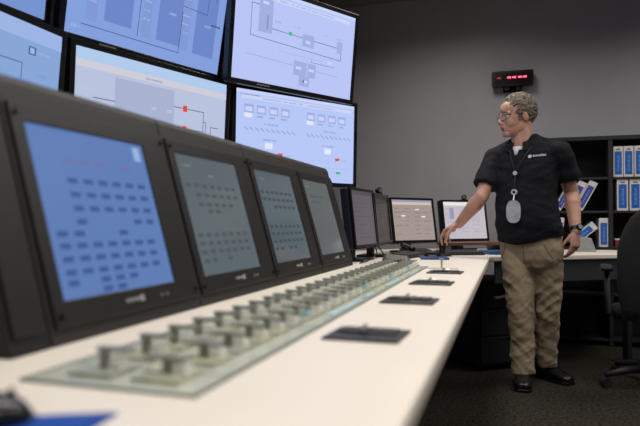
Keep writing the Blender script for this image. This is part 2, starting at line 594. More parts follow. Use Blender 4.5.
# ------------------------------------------------------------------ video wall
k_line = ink('ink_line', S(84, 84, 118))
k_blue = ink('ink_block', S(162, 174, 222))
k_blue2 = ink('ink_block_dark', S(138, 152, 206))
k_lav = ink('ink_lavender', S(200, 212, 250))
k_green = ink('ink_green', S(50, 190, 130))
k_hred = ink('ink_hot_red', S(226, 70, 70))
k_hdr = ink('ink_header', S(204, 212, 246))
INKS = [k_line, k_blue, k_blue2, k_lav, k_green, k_hred, k_hdr, k_white]
LN, BK, BD, LV, GR, RD, HD, WH = range(8)
INKS_B = [ink('ink_line_b', S(58, 74, 122)), ink('ink_block_b', S(128, 152, 212)), ink('ink_block_dark_b', S(108, 134, 200)), ink('ink_lav_b', S(156, 180, 228)), k_green, k_hred, ink('ink_hdr_b', S(168, 186, 226)), k_white]
INKS_P = [ink('ink_line_p', S(70, 74, 100)), ink('ink_block_p', S(168, 178, 208)), ink('ink_block_dark_p', S(150, 160, 196)), ink('ink_lav_p', S(176, 202, 236)), k_green, k_hred, ink('ink_hdr_p', S(206, 204, 216)), k_white]
MW, MH = 1.02, 0.575


def wall_monitor(p, yaw, tilt, disp, label, draw, inks=None):
    t = thing('wall_monitor', label, 'monitor', p, (tilt, 0, yaw), 'video wall monitors')
    x, z = MW / 2, MH / 2
    MB().frame(-x - 0.03, x + 0.03, -z - 0.032, z + 0.03, -x, x, -z, z, -0.006, 0.012).build('bezel', m_gloss, t, bevel=0.003)
    MB().box(-x - 0.026, x + 0.026, 0.008, 0.055, -z - 0.028, z + 0.026).box(-0.35, 0.35, 0.05, 0.085, -0.2, 0.18).build('housing', m_blackp, t, bevel=0.006)
    MB().box(-x - 0.002, x + 0.002, 0.0, 0.004, -z - 0.002, z + 0.002).build('display', disp, t)
    MB().box(-0.32, -0.22, -0.0075, -0.006, -z - 0.02, -z - 0.012).build('logo', m_silver, t)
    MB().box(-0.1, 0.1, 0.085, 0.13, -0.1, 0.1).build('bracket', m_steel, t)
    dg = Diagram(-x, x, -z, z, -0.0008)
    dg.rect(0, 0.0, 1, 0.035, LV)
    dg.word(0.02, 0.05, 26, 0.012, LN, 0.006)
    draw(dg)
    dg.build(inks or INKS, t)
    return t


def draw_ur(d):
    d.rect(0.15, 0.06, 0.95, 0.10, HD)
    d.word(0.2, 0.07, 60, 0.018, BK, 0.01)
    L = 0.0035
    d.line([(0.18, 0.18), (0.12, 0.18), (0.12, 0.52), (0.88, 0.56), (0.88, 0.42)], L, LN)
    d.rect(0.175, 0.1, 0.28, 0.46, BK)
    d.rect(0.235, 0.27, 0.25, 0.42, BD)
    d.line([(0.28, 0.40), (0.88, 0.42)], L, LN)
    d.rect(0.415, 0.38, 0.44, 0.42, GR)
    d.rect(0.53, 0.36, 0.63, 0.50, BK)
    d.rect(0.56, 0.43, 0.6, 0.46, LV)
    d.rect(0.84, 0.34, 0.89, 0.48, BK)
    d.line([(0.35, 0.55), (0.35, 0.62), (0.80, 0.62), (0.80, 0.57)], L * 0.7, BK)
    d.line([(0.62, 0.62), (0.62, 0.66), (0.82, 0.66)], L * 0.7, LN)
    d.line([(0.10, 0.72), (0.86, 0.76)], L * 0.8, BD)
    d.rect(0.47, 0.68, 0.58, 0.84, BK)
    d.rect(0.59, 0.68, 0.66, 0.84, BK)
    d.rect(0.52, 0.84, 0.61, 0.95, BK)
    for (u, v) in ((0.49, 0.74), (0.6, 0.74), (0.55, 0.88), (0.76, 0.60), (0.2, 0.13)):
        d.rect(u, v, u + 0.045, v + 0.03, LV)
    for u in (0.3, 0.46, 0.7, 0.83):
        d.word(u, 0.30, 6, 0.02, BK)
        d.line([(u + 0.03, 0.37), (u + 0.03, 0.44)], L * 0.7, BK)
    d.rect(0.552, 0.88, 0.565, 0.91, LN)


def draw_lr(d):
    d.rect(0.04, 0.06, 0.97, 0.10, HD)
    d.word(0.2, 0.07, 60, 0.018, BK, 0.01)
    for o in (0.06, 0.56):
        for k in range(4):
            d.rect(o + k * 0.095, 0.16, o + k * 0.095 + 0.07, 0.26, BK)
            d.rect(o + k * 0.095 + 0.008, 0.19, o + k * 0.095 + 0.06, 0.24, LV)
            d.word(o + k * 0.095, 0.28, 6, 0.02, BD)
        d.rect(o + 0.0, 0.26, o + 0.06, 0.31, WH)
        d.word(o + 0.15, 0.36, 14, 0.018, BD)
        for k in range(10):
            d.line([(o + k * 0.042, 0.42), (o + k * 0.042 + 0.025, 0.455)], 0.003, LN)
        d.line([(o, 0.44), (o + 0.4, 0.44)], 0.002, BK)
        d.word(o + 0.14, 0.54, 14, 0.018, BD)
        d.rect(o + 0.16, 0.58, o + 0.22, 0.65, WH)
        d.line([(o + 0.04, 0.74), (o + 0.2, 0.74), (o + 0.2, 0.95)], 0.0022, BK)
        d.line([(o + 0.0, 0.82), (o + 0.4, 0.82)], 0.0022, BK)
        d.rect(o + 0.26, 0.69, o + 0.30, 0.72, RD)
        d.line([(o + 0.265, 0.73), (o + 0.30, 0.69)], 0.006, RD)
        d.word(o + 0.32, 0.71, 6, 0.018, BK)
    d.rect(0.83, 0.86, 0.87, 0.89, GR)
    d.rect(0.70, 0.86, 0.74, 0.885, GR)


def draw_um(d):
    L = 0.0035
    for k, u in enumerate((0.1, 0.42, 0.68)):
        d.rect(u, 0.20, u + 0.06, 0.86, BK)
        d.rect(u + 0.1, 0.15, u + 0.26, 0.82 + 0.02 * k, BD)
        for j in range(6):
            d.word(u + 0.005, 0.28 + j * 0.08, 6, 0.02, LV)
        d.line([(u - 0.02, 0.1), (u + 0.24, 0.1), (u + 0.24, 0.3)], L, LN)
        d.word(u + 0.17, 0.55, 6, 0.022, LV)
    d.line([(0.08, 0.9), (0.68, 0.9), (0.68, 0.5)], L, LN)
    d.line([(0.40, 0.1), (0.40, 0.86)], L, LN)
    d.line([(0.68, 0.45), (0.86, 0.45), (0.86, 0.2)], L, LN)
    d.word(0.9, 0.2, 9, 0.02, LN)
    d.word(0.9, 0.52, 9, 0.02, LN)
    d.word(0.03, 0.92, 7, 0.025, LV)


def draw_lm(d):
    L = 0.0038
    d.rect(0.0, 0.035, 1.0, 0.10, LV)
    d.rect(0.0, 0.10, 1.0, 0.16, HD)
    d.word(0.40, 0.125, 20, 0.02, BD, 0.006)
    d.rect(0.22, 0.19, 0.6, 0.7, BK)
    d.line([(0.1, 0.40), (0.22, 0.40)], L, LN)
    d.line([(0.22, 0.57), (0.46, 0.6), (0.46, 0.7)], L, LN)
    for v in (0.32, 0.55):
        d.word(0.04, v, 8, 0.022, LV)
    d.line([(0.6, 0.34), (0.82, 0.34), (0.82, 0.54), (0.6, 0.54)], L, LN)
    d.line([(0.82, 0.44), (0.84, 0.44), (0.84, 0.7)], L, LN)
    d.line([(0.84, 0.66), (0.88, 0.66), (0.88, 0.48), (0.94, 0.48)], L, LN)
    d.rect(0.665, 0.31, 0.695, 0.37, RD)
    d.rect(0.665, 0.51, 0.695, 0.57, RD)
    for (u, v) in ((0.45, 0.38), (0.55, 0.38), (0.45, 0.56), (0.54, 0.56), (0.92, 0.14), (0.95, 0.14)):
        d.word(u, v, 5, 0.03, LV, 0.008)
    d.word(0.9, 0.62, 6, 0.02, LN)


def draw_ll(d):
    L = 0.0035
    d.rect(0.0, 0.035, 1.0, 0.12, LV)
    d.line([(0.62, 0.8), (0.62, 0.30), (0.78, 0.30), (0.78, 0.5)], L, LN)
    d.line([(0.38, 0.32), (0.56, 0.30)], L, LN)
    d.line([(0.52, 0.2), (0.52, 0.42), (0.46, 0.5)], L, LN)
    d.rect(0.74, 0.42, 0.83, 0.6, BK)
    d.word(0.75, 0.47, 7, 0.03, LN)
    d.word(0.75, 0.53, 7, 0.02, LN)
    d.rect(0.81, 0.16, 0.85, 0.22, LN)
    d.rect(0.817, 0.168, 0.843, 0.212, LV)
    d.word(0.87, 0.18, 8, 0.02, LV)
    d.word(0.86, 0.34, 8, 0.03, BK)
    d.word(0.45, 0.62, 8, 0.03, LN)
    d.rect(0.1, 0.25, 0.3, 0.6, BK)


def draw_ul(d):
    L = 0.0035
    d.line([(0.3, 0.86), (0.82, 0.86), (0.82, 0.5), (0.5, 0.5)], L, LN)
    d.rect(0.2, 0.3, 0.5, 0.7, BK)
    d.word(0.86, 0.8, 9, 0.03, BD)
    d.word(0.7, 0.92, 12, 0.02, BD)


g_ur = glow('display_lavender', S(190, 204, 248), S(176, 188, 242), 1.0)
g_lr = glow('display_periwinkle', S(190, 208, 248), S(174, 190, 244), 1.0)
g_um = glow('display_blue', S(140, 166, 224), S(120, 150, 216), 1.0)
g_lm = glow('display_pale', S(182, 194, 222), S(186, 194, 218), 1.0)
g_ll = glow('display_mist', S(136, 168, 216), S(132, 162, 210), 1.0)
g_ul = glow('display_sky', S(120, 150, 208), S(112, 142, 204), 1.0)
R = math.radians
wall_monitor((-1.307, 3.697, 2.16), R(60.2), R(5.9), g_ur, 'lavender video wall monitor with one green marker on a looping line diagram', draw_ur)
wall_monitor((-1.379, 3.917, 1.572), R(56.6), R(1.5), g_lr, 'video wall monitor showing two twin panels with red and green check marks', draw_lr)
wall_monitor((-1.785, 2.783, 2.179), R(73.2), R(10.4), g_um, 'blue video wall monitor with three dark block columns, above the pale red-valve monitor', draw_um, INKS_B)
wall_monitor((-1.812, 2.846, 1.552), R(72.5), R(3.2), g_lm, 'pale video wall monitor with two red valve markers on its flow diagram', draw_lm, INKS_P)
wall_monitor((-1.96, 1.745, 1.558), R(91), R(5.1), g_ll, 'misty blue video wall monitor next to the pale red-valve monitor', draw_ll, INKS_B)
wall_monitor((-2.035, 1.733, 2.215), R(86.5), R(6.3), g_ul, 'blue video wall monitor above the misty blue one', draw_ul, INKS_B)
for i, (px, py, yw) in enumerate(((-1.43, 3.93, 58), (-1.98, 2.87, 73), (-2.19, 1.74, 89))):
    t = thing('monitor_stand', 'black steel floor stand holding two stacked video wall monitors', 'stand', (px - 0.06, py + 0.03, 0), (0, 0, R(yw)), 'video wall stands')
    MB().box(-0.04, 0.04, 0.02, 0.1, 0.03, 2.5).build('post', m_steel, t, bevel=0.004)
    MB().box(-0.35, 0.35, -0.25, 0.3, 0, 0.03).build('foot', m_steel, t, bevel=0.004)

# ------------------------------------------------------------------ desk monitors
def desk_monitor(p, yaw, tilt, W, H, disp, label, draw, inks=None):
    """p = centre of the display in the room"""
    t = thing('desk_monitor', label, 'monitor', (p[0], p[1], DESK), (0, 0, yaw), 'monitors on the worktop')
    xf = T(0, 0, p[2] - DESK) @ RX(tilt)
    x, z = W / 2, H / 2
    bz = 0.016
    MB(xf).frame(-x - bz, x + bz, -z - bz - 0.006, z + bz, -x, x, -z, z, -0.008, 0.01).build('bezel', m_gloss, t, bevel=0.002)
    MB(xf).box(-x - bz, x + bz, 0.008, 0.055, -z - bz - 0.006, z + bz).build('housing', mat('navy_plastic', S(22, 26, 38), 0.4), t, bevel=0.008)
    MB(xf).box(-x - 0.002, x + 0.002, 0.0, 0.005, -z - 0.002, z + 0.002).build('display', disp, t)
    dg = Diagram(-x, x, -z, z, -0.001, xf)
    draw(dg)
    dg.build(inks or [k_w1, k_w2, k_w3, k_w4], t)
    st = MB().box(-0.03, 0.03, 0.06, 0.1, 0.012, p[2] - DESK)
    st.build('neck', m_gloss, t, bevel=0.004)
    MB().box(-0.1, 0.1, -0.03, 0.15, 0, 0.014).build('foot', m_gloss, t, bevel=0.005)
    return t


k_w1 = ink('ink_taupe', S(122, 112, 110))
k_w2 = ink('ink_cream', S(206, 190, 176))
k_w3 = ink('ink_violet_grey', S(150, 150, 176))
k_w4 = ink('ink_near_white', S(232, 226, 226))


def draw_d3(d):
    d.rect(0, 0, 1, 0.05, 2)
    d.rect(0.02, 0.05, 0.98, 0.12, 1)
    for r in range(7):
        for c in range(4):
            if random.random() < 0.75:
                d.word(0.05 + c * 0.24, 0.2 + r * 0.105, random.randint(5, 12), 0.025, 0, 0.014)
    for (u, v) in ((0.2, 0.38), (0.7, 0.4), (0.55, 0.22)):
        d.rect(u, v, u + 0.1, v + 0.035, 3)
    d.line([(0.0, 0.3), (1, 0.3)], 0.002, 0)


def draw_d4(d):
    d.rect(0.0, 0, 1, 0.10, 3)
    d.rect(0.14, 0.16, 0.24, 0.46, 2)
    for r in range(12):
        for c in range(3):
            if random.random() < 0.8:
                d.word(0.06 + c * 0.31, 0.18 + r * 0.062, random.randint(6, 15), 0.02, 2, 0.014)


def draw_d1(d):
    d.rect(0, 0, 1, 0.07, 0)
    for r in range(10):
        d.word(0.08, 0.14 + r * 0.08, random.randint(10, 40), 0.02, 0, 0.018)


g_d1 = glow('desk_display_mauve', S(98, 90, 96), S(92, 84, 92), 1.0)
g_d2 = glow('desk_display_olive', S(56, 53, 48), S(48, 45, 42), 1.0)
g_d3 = glow('desk_display_taupe', S(156, 142, 136), S(168, 152, 146), 1.0)
g_d4 = glow('desk_display_pale', S(194, 188, 196), S(190, 182, 190), 1.0)
desk_monitor((-0.78, 3.324, 1.024), R(84.8), R(-6.2), 0.376, 0.301, g_d1, 'dim mauve desk monitor standing just past the end console unit', draw_d1, [ink('ink_mauve', S(82, 75, 82))])
desk_monitor((-0.762, 3.77, 1.02), R(89), R(-5.5), 0.38, 0.285, g_d2, 'dark olive desk monitor between the mauve and taupe ones', draw_d1, [ink('ink_olive', S(44, 41, 38))])
desk_monitor((-0.645, 4.3, 1.014), R(51), R(-9.0), 0.385, 0.29, g_d3, 'desk monitor with warm taupe list screen beside the dark olive one', draw_d3)
desk_monitor((-0.322, 4.85, 1.013), R(42), R(-8.5), 0.40, 0.29, g_d4, 'pale white desk monitor behind the reaching forearm, webcam on top', draw_d4)


def webcam(loc, yaw, label):
    t = thing('webcam', label, 'webcam', loc, (0, 0, yaw), 'webcams on the desk monitors')
    t.scale = (0.75, 0.75, 0.75)
    MB().box(-0.035, 0.035, -0.02, 0.02, 0.0, 0.012).build('clip', m_gloss, t, bevel=0.003)
    MB().tube([(0, 0.02, 0.035), (0, -0.022, 0.035)], [0.024, 0.026], 16).build('head', m_gloss, t, bevel=0.003)
    MB().tube([(0, -0.022, 0.035), (0, -0.026, 0.035)], 0.016, 16).build('lens_ring', m_silver, t)
    MB().tube([(0, 0, 0.0), (0, 0, 0.03)], 0.008, 8).build('stem', m_gloss, t)


webcam((-0.795, 3.79, 1.178), R(60), 'small black webcam on the dark olive desk monitor')
webcam((-0.335, 4.885, 1.171), R(15), 'round black webcam with silver lens ring on the pale desk monitor')

# ------------------------------------------------------------------ desk clutter
m_key = mat('key_grey', S(58, 58, 60), 0.5)


def keyboard(loc, yaw, label, L=0.42, D=0.15, group='keyboards on the worktop', km=None):
    t = thing('keyboard', label, 'keyboard', loc, (0, 0, yaw), group)
    MB().prism([(-D / 2, 0), (D / 2, 0), (D / 2, 0.026), (-D / 2, 0.012)], 'x', -L / 2, L / 2).build('body', m_blackp, t, bevel=0.003)
    k = MB(T(0, 0, 0.0195) @ RX(math.atan(0.014 / D)))
    for r in range(6):
        y = -D / 2 + 0.014 + r * (D - 0.028) / 6
        n = 18
        for c in range(n):
            if r == 0 and 4 <= c <= 8:
                continue
            x = -L / 2 + 0.012 + c * (L - 0.024) / n
            k.box(x, x + (L - 0.024) / n - 0.003, y, y + 0.017, 0, 0.006)
        if r == 0:
            k.box(-L / 2 + 0.012 + 4 * (L - 0.024) / n, -L / 2 + 0.012 + 9 * (L - 0.024) / n - 0.003, y, y + 0.017, 0, 0.006)
    tag(k.build('keys', km or m_key, t), kind='stuff')
    return t


keyboard((-0.60, 3.36, DESK), R(100), 'worn grey keyboard in front of the mauve and olive monitors', km=mat('key_light', S(120, 116, 110), 0.5))
keyboard((-0.605, 3.79, DESK), R(83), 'dark keyboard in front of the olive monitor, beside the blue clipboard', L=0.36)
keyboard((-0.315, 4.14, DESK), R(24), 'black keyboard on the worktop below the reaching hand', L=0.30, D=0.16)
tag(MB(T(-0.095, 4.3, DESK) @ Matrix.Rotation(R(24), 4, 'Z')).box(-0.07, 0.07, -0.1, 0.1, 0, 0.024).build('flat_binder', mat('binder_blue_flat', S(40, 84, 140), 0.4), bevel=0.003),
    'blue binder lying flat beside the black keyboard', 'binder')
f = thing('clipboard', 'blue clipboard with black clip lying on the worktop near the keyboard', 'clipboard', (-0.43, 3.66, DESK), (0, 0, R(12)))
MB().box(-0.08, 0.08, -0.13, 0.13, 0, 0.012).build('board', mat('board_blue', S(24, 62, 118), 0.4), f, bevel=0.002)
c_ = MB().prism([(-0.05, 0.012), (0.05, 0.012), (0.035, 0.035), (-0.035, 0.035)], 'y', 0.03, 0.12)
c_.build('clip', m_gloss, f, bevel=0.003)
MB().box(-0.03, 0.02, 0.0, 0.03, 0.012, 0.02).build('label_tab', m_silver, f)
# handset the reaching hand is taking hold of
t = thing('handset', 'small black upright handset gripped by the reaching hand', 'handset', (-0.405, 3.93, DESK), (0, 0, R(20)))
MB().box(-0.05, 0.05, -0.04, 0.04, 0, 0.02).build('base', m_gloss, t, bevel=0.005)
MB().box(-0.018, 0.018, -0.014, 0.014, 0.02, 0.115).build('grip', m_gloss, t, bevel=0.006)
t = thing('desk_phone', 'black desk telephone with keypad between the blue clipboard and the black keyboard', 'telephone', (-0.585, 4.085, DESK), (0, 0, R(30)))
MB().prism([(-0.09, 0), (0.09, 0), (0.09, 0.04), (-0.09, 0.018)], 'x', -0.1, 0.1).build('base', m_blackp, t, bevel=0.004)
MB().tube([(-0.07, -0.08, 0.037), (-0.07, -0.05, 0.046), (-0.07, 0.06, 0.058), (-0.07, 0.09, 0.056)], [0.022, 0.017, 0.017, 0.022], 12).build('receiver', m_gloss, t, smooth=True)
kp = MB(T(0, 0, 0.029) @ RX(math.atan2(0.022, 0.18)))
for a in range(3):
    for b in range(4):
        kp.box(-0.01 + a * 0.03, 0.01 + a * 0.03, -0.06 + b * 0.026, -0.043 + b * 0.026, 0, 0.005)
tag(kp.build('keypad', m_key, t), kind='stuff')
# slim silver post on thin base
t = thing('card_stand', 'thin silver post on a slim pale base bar by the far access plate', 'card holder', (-0.30, 2.88, DESK))
MB().box(-0.1, 0.075, -0.012, 0.012, 0, 0.003).build('base', mat('pale_bar', S(190, 186, 176), 0.4), t)
MB().tube([(0, 0, 0.003), (0, 0, 0.046)], 0.0045, 8).build('post', m_silver, t)
MB().box(-0.012, 0.012, -0.006, 0.006, 0.044, 0.05).build('head', m_silver, t)
# wooden riser shelf
m_wood = mat('riser_wood', S(98, 58, 34), 0.5, var=0.25, nscale=18)
t = thing('riser_shelf', 'low brown wooden riser shelf on black feet under the pale monitor', 'shelf', (-0.2, 4.52, DESK), (0, 0, R(38)))
MB().box(-0.3, 0.2, -0.08, 0.1, 0.055, 0.075).build('board', m_wood, t, bevel=0.003)
for x in (-0.26, 0.15):
    MB().prism([(x - 0.015, 0), (x + 0.03, 0), (x + 0.05, 0.055), (x - 0.03, 0.055)], 'y', -0.07, 0.09).build('foot', m_gloss, t, bevel=0.002)
# grey wedge
t = thing('document_wedge', 'grey wedge-shaped document stand on the worktop behind the hanging hand', 'stand', (0.545, 4.86, DESK), (0, 0, R(8)))
MB().prism([(-0.07, 0), (0.07, 0), (0.035, 0.1), (-0.01, 0.11), (-0.04, 0.09)], 'y', -0.05, 0.05).build('body', mat('wedge_grey', S(150, 150, 150), 0.5), t, bevel=0.004)
MB().box(-0.06, 0.06, -0.07, -0.05, 0, 0.012).build('lip', mat('wedge_grey', S(150, 150, 150)), t, bevel=0.002)
# foreground mouse and blue folder
t = thing('computer_mouse', 'black rounded computer mouse beside the blue folder', 'mouse', (-0.532, 0.5, DESK), (0, 0, R(-30)))
mm = MB()
for k in range(1):
    rings = []
    for s in range(9):
        a = s / 8
        y = -0.055 + 0.11 * a
        wdt = 0.033 * math.sqrt(max(0.02, 1 - (2 * a - 1) ** 4))
        ht = 0.040 * math.sqrt(max(0.03, 1 - (2 * a - 0.9) ** 2 * 0.8))
        rings.append(((0, y, ht * 0.45), (wdt, 0, 0), (0, 0, ht * 0.55)))
    mm.loft(rings, 18)
mm.build('body', m_gloss, t, smooth=True)
MB().ring((0, 0.03, 0.030), 0.007, 0.003, 'y', 14, 6).build('scroll_wheel', m_blackp, t)
t = thing('folder', 'royal blue paper folder lying at the near end of the worktop', 'folder', (-0.46, 0.44, DESK))
MB().prism([(-0.055, -0.16), (0.066, -0.16), (0.034, 0.148), (-0.06, 0.105)], 'z', 0, 0.003).build('front_cover', mat('folder_blue', S(24, 72, 160), 0.5), t)
MB().prism([(-0.05, -0.16), (0.06, -0.16), (0.03, 0.14), (-0.055, 0.1)], 'z', 0.003, 0.005).build('flap', mat('folder_blue', S(24, 72, 160), 0.5), t)
# cables behind monitors
for pts, lab in (([(-0.74, 3.06, DESK + 0.005), (-0.72, 3.15, 0.79), (-0.70, 3.3, 0.82), (-0.74, 3.45, 0.86), (-0.80, 3.5, 0.885)], 'thin black cable looping under the mauve monitor'),
                 ([(-0.66, 3.52, 0.786), (-0.72, 3.6, 0.80), (-0.76, 3.66, 0.84), (-0.80, 3.68, 0.89)], 'thin black cable hanging under the olive monitor')):
    tag(MB().tube(pts, 0.0035, 6).build('cable', m_gloss, smooth=True), lab, 'cable')

# ------------------------------------------------------------------ led clock on the back wall
t = thing('led_clock', 'black wall clock box with a row of red led digits', 'clock', (0.043, WALL_Y, 2.197), (0, 0, 0))
MB().prism([(-0.176, 0.012), (-0.165, 0), (0.165, 0), (0.176, 0.012), (0.176, 0.123), (0.165, 0.135), (-0.165, 0.135), (-0.176, 0.123)], 'y', -0.1, -0.03).build('housing', m_gloss, t, bevel=0.003)
MB().box(-0.15, 0.15, -0.104, -0.1, 0.02, 0.115).build('face', mat('clock_face', S(26, 6, 10), 0.2), t)
k_led = mat('led_red', (0.2, 0.0, 0.02, 1), 0.4, emit=(1.0, 0.10, 0.22, 1), estr=2.6)
k_led2 = mat('led_red_dim', (0.1, 0, 0.01, 1), 0.4, emit=(0.8, 0.02, 0.08, 1), estr=0.5)
for k, (x, m) in enumerate(((-0.115, k_led2), (-0.03, k_led), (0.012, k_led), (0.06, k_led), (0.1, k_led))):
    g = MB().box(x - 0.014, x + 0.014, -0.1065, -0.104, 0.068, 0.08)
    g.box(x + 0.012, x + 0.016, -0.1065, -0.104, 0.062, 0.084)
    g.build('led_digit', m, t)
MB().box(-0.07, -0.03, -0.08, 0.0, -0.03, 0.002).box(0.03, 0.07, -0.08, 0.0, -0.03, 0.002).box(-0.08, 0.08, -0.012, 0.0, -0.04, 0.03).build('bracket', m_gloss, t, bevel=0.002)

# ------------------------------------------------------------------ bookcase and binders
BY = 5.3
K = BY / 5.0
m_case = mat('bookcase_black', S(32, 32, 34), 0.5, var=0.15)
bc = thing('bookcase', 'tall black open bookcase with binders against the back wall', 'bookcase', (0.0, BY, 0))
CX0, CXD, CX1 = 0.28, 0.79, 1.36
TOP = 1 + 0.645 * K
for x in (CX0, CXD, CX1):
    MB().box(x - 0.016, x + 0.016, 0, 0.29, 0.0, TOP - 0.02).build('upright', m_case, bc, bevel=0.002)
MB().box(CX0 - 0.02, CX1 + 0.02, -0.005, 0.295, TOP - 0.02, TOP + 0.012).build('top_board', m_case, bc, bevel=0.002)
MB().box(CX0, CX1, 0.29, 0.298, 0.0, TOP - 0.02).build('back_panel', mat('bookcase_back', S(18, 22, 30), 0.7), bc)
SH = [0.06, 0.42, 1 - 0.19 * K, 1 + 0.086 * K, 1 + 0.342 * K]
for z in SH:
    for a, b in ((CX0, CXD), (CXD, CX1)):
        MB().box(a + 0.016, b - 0.016, 0.005, 0.289, z - 0.018, z).build('shelf', m_case, bc, bevel=0.0015)

m_bw = mat('binder_white', S(214, 210, 208), 0.45)
m_bb = mat('binder_label_blue', S(36, 96, 178), 0.45, var=0.25, nscale=45)
m_bv = mat('binder_label_violet', S(62, 72, 150), 0.45, var=0.25, nscale=45)
m_page = mat('binder_pages', S(190, 186, 176), 0.8)


def binder(x, z, h, wd, tilt, label, group, lm=m_bb, yoff=0.015, tabs=True):
    """spine faces the room; x,z = bottom left corner of the spine; tilt about the view axis"""
    t = thing('ring_binder', label, 'binder', (x, BY + yoff, z), (0, tilt, 0), group)
    MB().frame(0, wd, 0, h, 0.004, wd - 0.004, -0.001, h + 0.001, 0.002, 0.24).build('cover', m_bw, t)
    MB().box(0, wd, 0, 0.004, 0.0, h).build('spine', m_bw, t, bevel=0.001)
    MB().box(0.006, wd - 0.006, 0.02, 0.23, 0.006, h - 0.012).build('pages', m_page, t)
    bm2 = MB().box(wd * 0.13, wd * 0.87, -0.0012, 0.0, h * 0.08, h * 0.84)
    lb = bm2.build('spine_label', lm, t)
    q = MB()
    for k in range(7):
        zz = h * (0.2 + 0.075 * k)
        q.box(wd * (0.42 + 0.05 * (k % 2)), wd * 0.6, -0.0018, -0.0012, zz, zz + h * 0.04)
    q.build('print', mat('binder_print', S(110, 160, 215), 0.5), lb)
    if tabs:
        MB().box(wd * 0.3, wd * 0.7, -0.0012, 0.0, h * 0.88, h * 0.93).build('number_tag', mat('tag_grey', S(120, 116, 112), 0.6), t)
    return t


z1, z2, z3 = SH[4], SH[3], SH[2]
ORD = ('first', 'second', 'third', 'fourth', 'fifth')
for i, x in enumerate((0.812, 0.888, 0.966, 1.044, 1.12)):
    binder(x, z1, 0.245, 0.071, 0, 'blue-labelled white binder, %s from the middle upright in the topmost binder row' % ORD[i], 'binders on the upper shelf')
for i, x in enumerate((0.838, 0.93, 1.012, 1.1)):
    binder(x, z2, 0.252, 0.08, 0, 'blue-labelled white binder, %s from the middle upright in the row below the topmost' % ORD[i], 'binders on the middle shelf')
binder(0.522, z2 + 0.031, 0.25, 0.066, R(28), 'white binder with violet label leaning steeply in the bookcase beside the arm', 'leaning binders', m_bv, tabs=False)
binder(0.443, z2 + 0.031, 0.25, 0.066, R(28), 'white binder with violet label leaning behind the bare forearm', 'leaning binders', m_bv, tabs=False)
binder(0.366, z2 + 0.027, 0.25, 0.055, R(28), 'white binder leaning mostly hidden between arm and black shirt', 'leaning binders', m_bv, tabs=False)
binder(0.472, z3 + 0.054, 0.235, 0.07, R(50), 'white binder with blue label tipped far over on the shelf behind the wristwatch', 'leaning binders', tabs=False)
binder(0.705, z3, 0.232, 0.066, 0, 'white binder with blue label standing alone beside the tipped binder', 'binders on the lower shelf', tabs=False)
binder(0.36, z3 + 0.007, 0.235, 0.06, R(6), 'white binder hidden behind the wrist on the lower bookcase shelf', 'binders on the lower shelf', m_bv, tabs=False)
t = thing('red_book', 'dark red book with pale top on the bookcase shelf beside the office chair', 'book', (0.822, BY + 0.02, z3))
MB().box(0, 0.07, 0, 0.2, 0, 0.055).build('cover', mat('book_red', S(120, 30, 36), 0.5), t, bevel=0.002)
MB().box(0.028, 0.06, -0.001, 0.0, 0.004, 0.052).build('spine_stripe', mat('book_pink', S(170, 90, 92), 0.5), t)
MB().box(0.0, 0.07, 0.0, 0.2, 0.056, 0.066).build('paper_top', m_bw, t)
t = thing('blue_box_file', 'bright blue box file standing on the lower shelf behind the chair back', 'box file', (0.985, BY + 0.02, z3))
MB().box(0, 0.085, 0, 0.22, 0, 0.25).build('case', mat('boxfile_blue', S(40, 120, 190), 0.45), t, bevel=0.003)
MB().ring((0.042, -0.001, 0.06), 0.012, 0.002, 'y', 16, 6).build('finger_ring', m_silver, t)

# ------------------------------------------------------------------ office chair
m_fab = mat('chair_fabric', S(26, 26, 27), 0.95, var=0.2, nscale=120, bump=0.2, bscale=500)
m_cframe = mat('chair_frame', S(22, 22, 24), 0.55)
ch = thing('office_chair', 'black office swivel chair with upholstered back beside the worktop end', 'chair', (0.865, 4.1, 0), (0, 0, R(174)))
bk = MB()
rings = []
for s in range(11):
    a = s / 10
    z = 0.43 + 0.665 * a
    wv = 0.235 * (1 - max(0, a - 0.55) ** 2 * 2.6) * (0.86 + 0.14 * min(1, a * 4))
    if s == 10:
        wv *= 0.82
    rings.append(((0, 0.25 + 0.05 * a + 0.02 * math.sin(a * 5), z), (wv, 0, 0), (0, 0.045 if s < 10 else 0.02, 0)))
bk.loft(rings, 28)
bk.build('backrest', m_fab, ch, smooth=True)
MB().loft([((0, 0, 0.42), (0.2, 0, 0), (0, 0.2, 0)), ((0, 0, 0.43), (0.25, 0, 0), (0, 0.25, 0)), ((0, 0, 0.48), (0.255, 0, 0), (0, 0.255, 0)), ((0, 0, 0.5), (0.21, 0, 0), (0, 0.21, 0))], 28).build('seat', m_fab, ch, smooth=True)
MB().box(-0.03, 0.03, 0.15, 0.33, 0.40, 0.42).box(-0.03, 0.03, 0.31, 0.33, 0.40, 0.75).build('back_support', m_cframe, ch, bevel=0.004)
for s in (-1, 1):
    ar = MB().tube([(s * 0.2, 0.05, 0.42), (s * 0.275, 0.05, 0.44), (s * 0.28, 0.05, 0.70)], 0.018, 10).build('arm_support', m_cframe, ch, smooth=True)
    MB().box(s * 0.28 - 0.035, s * 0.28 + 0.035, -0.14, 0.14, 0.70, 0.73).build('armrest', m_blackp, ch, bevel=0.012)
MB().tube([(0, 0, 0.08), (0, 0, 0.42)], [0.035, 0.025], 12).build('gas_lift', m_cframe, ch)
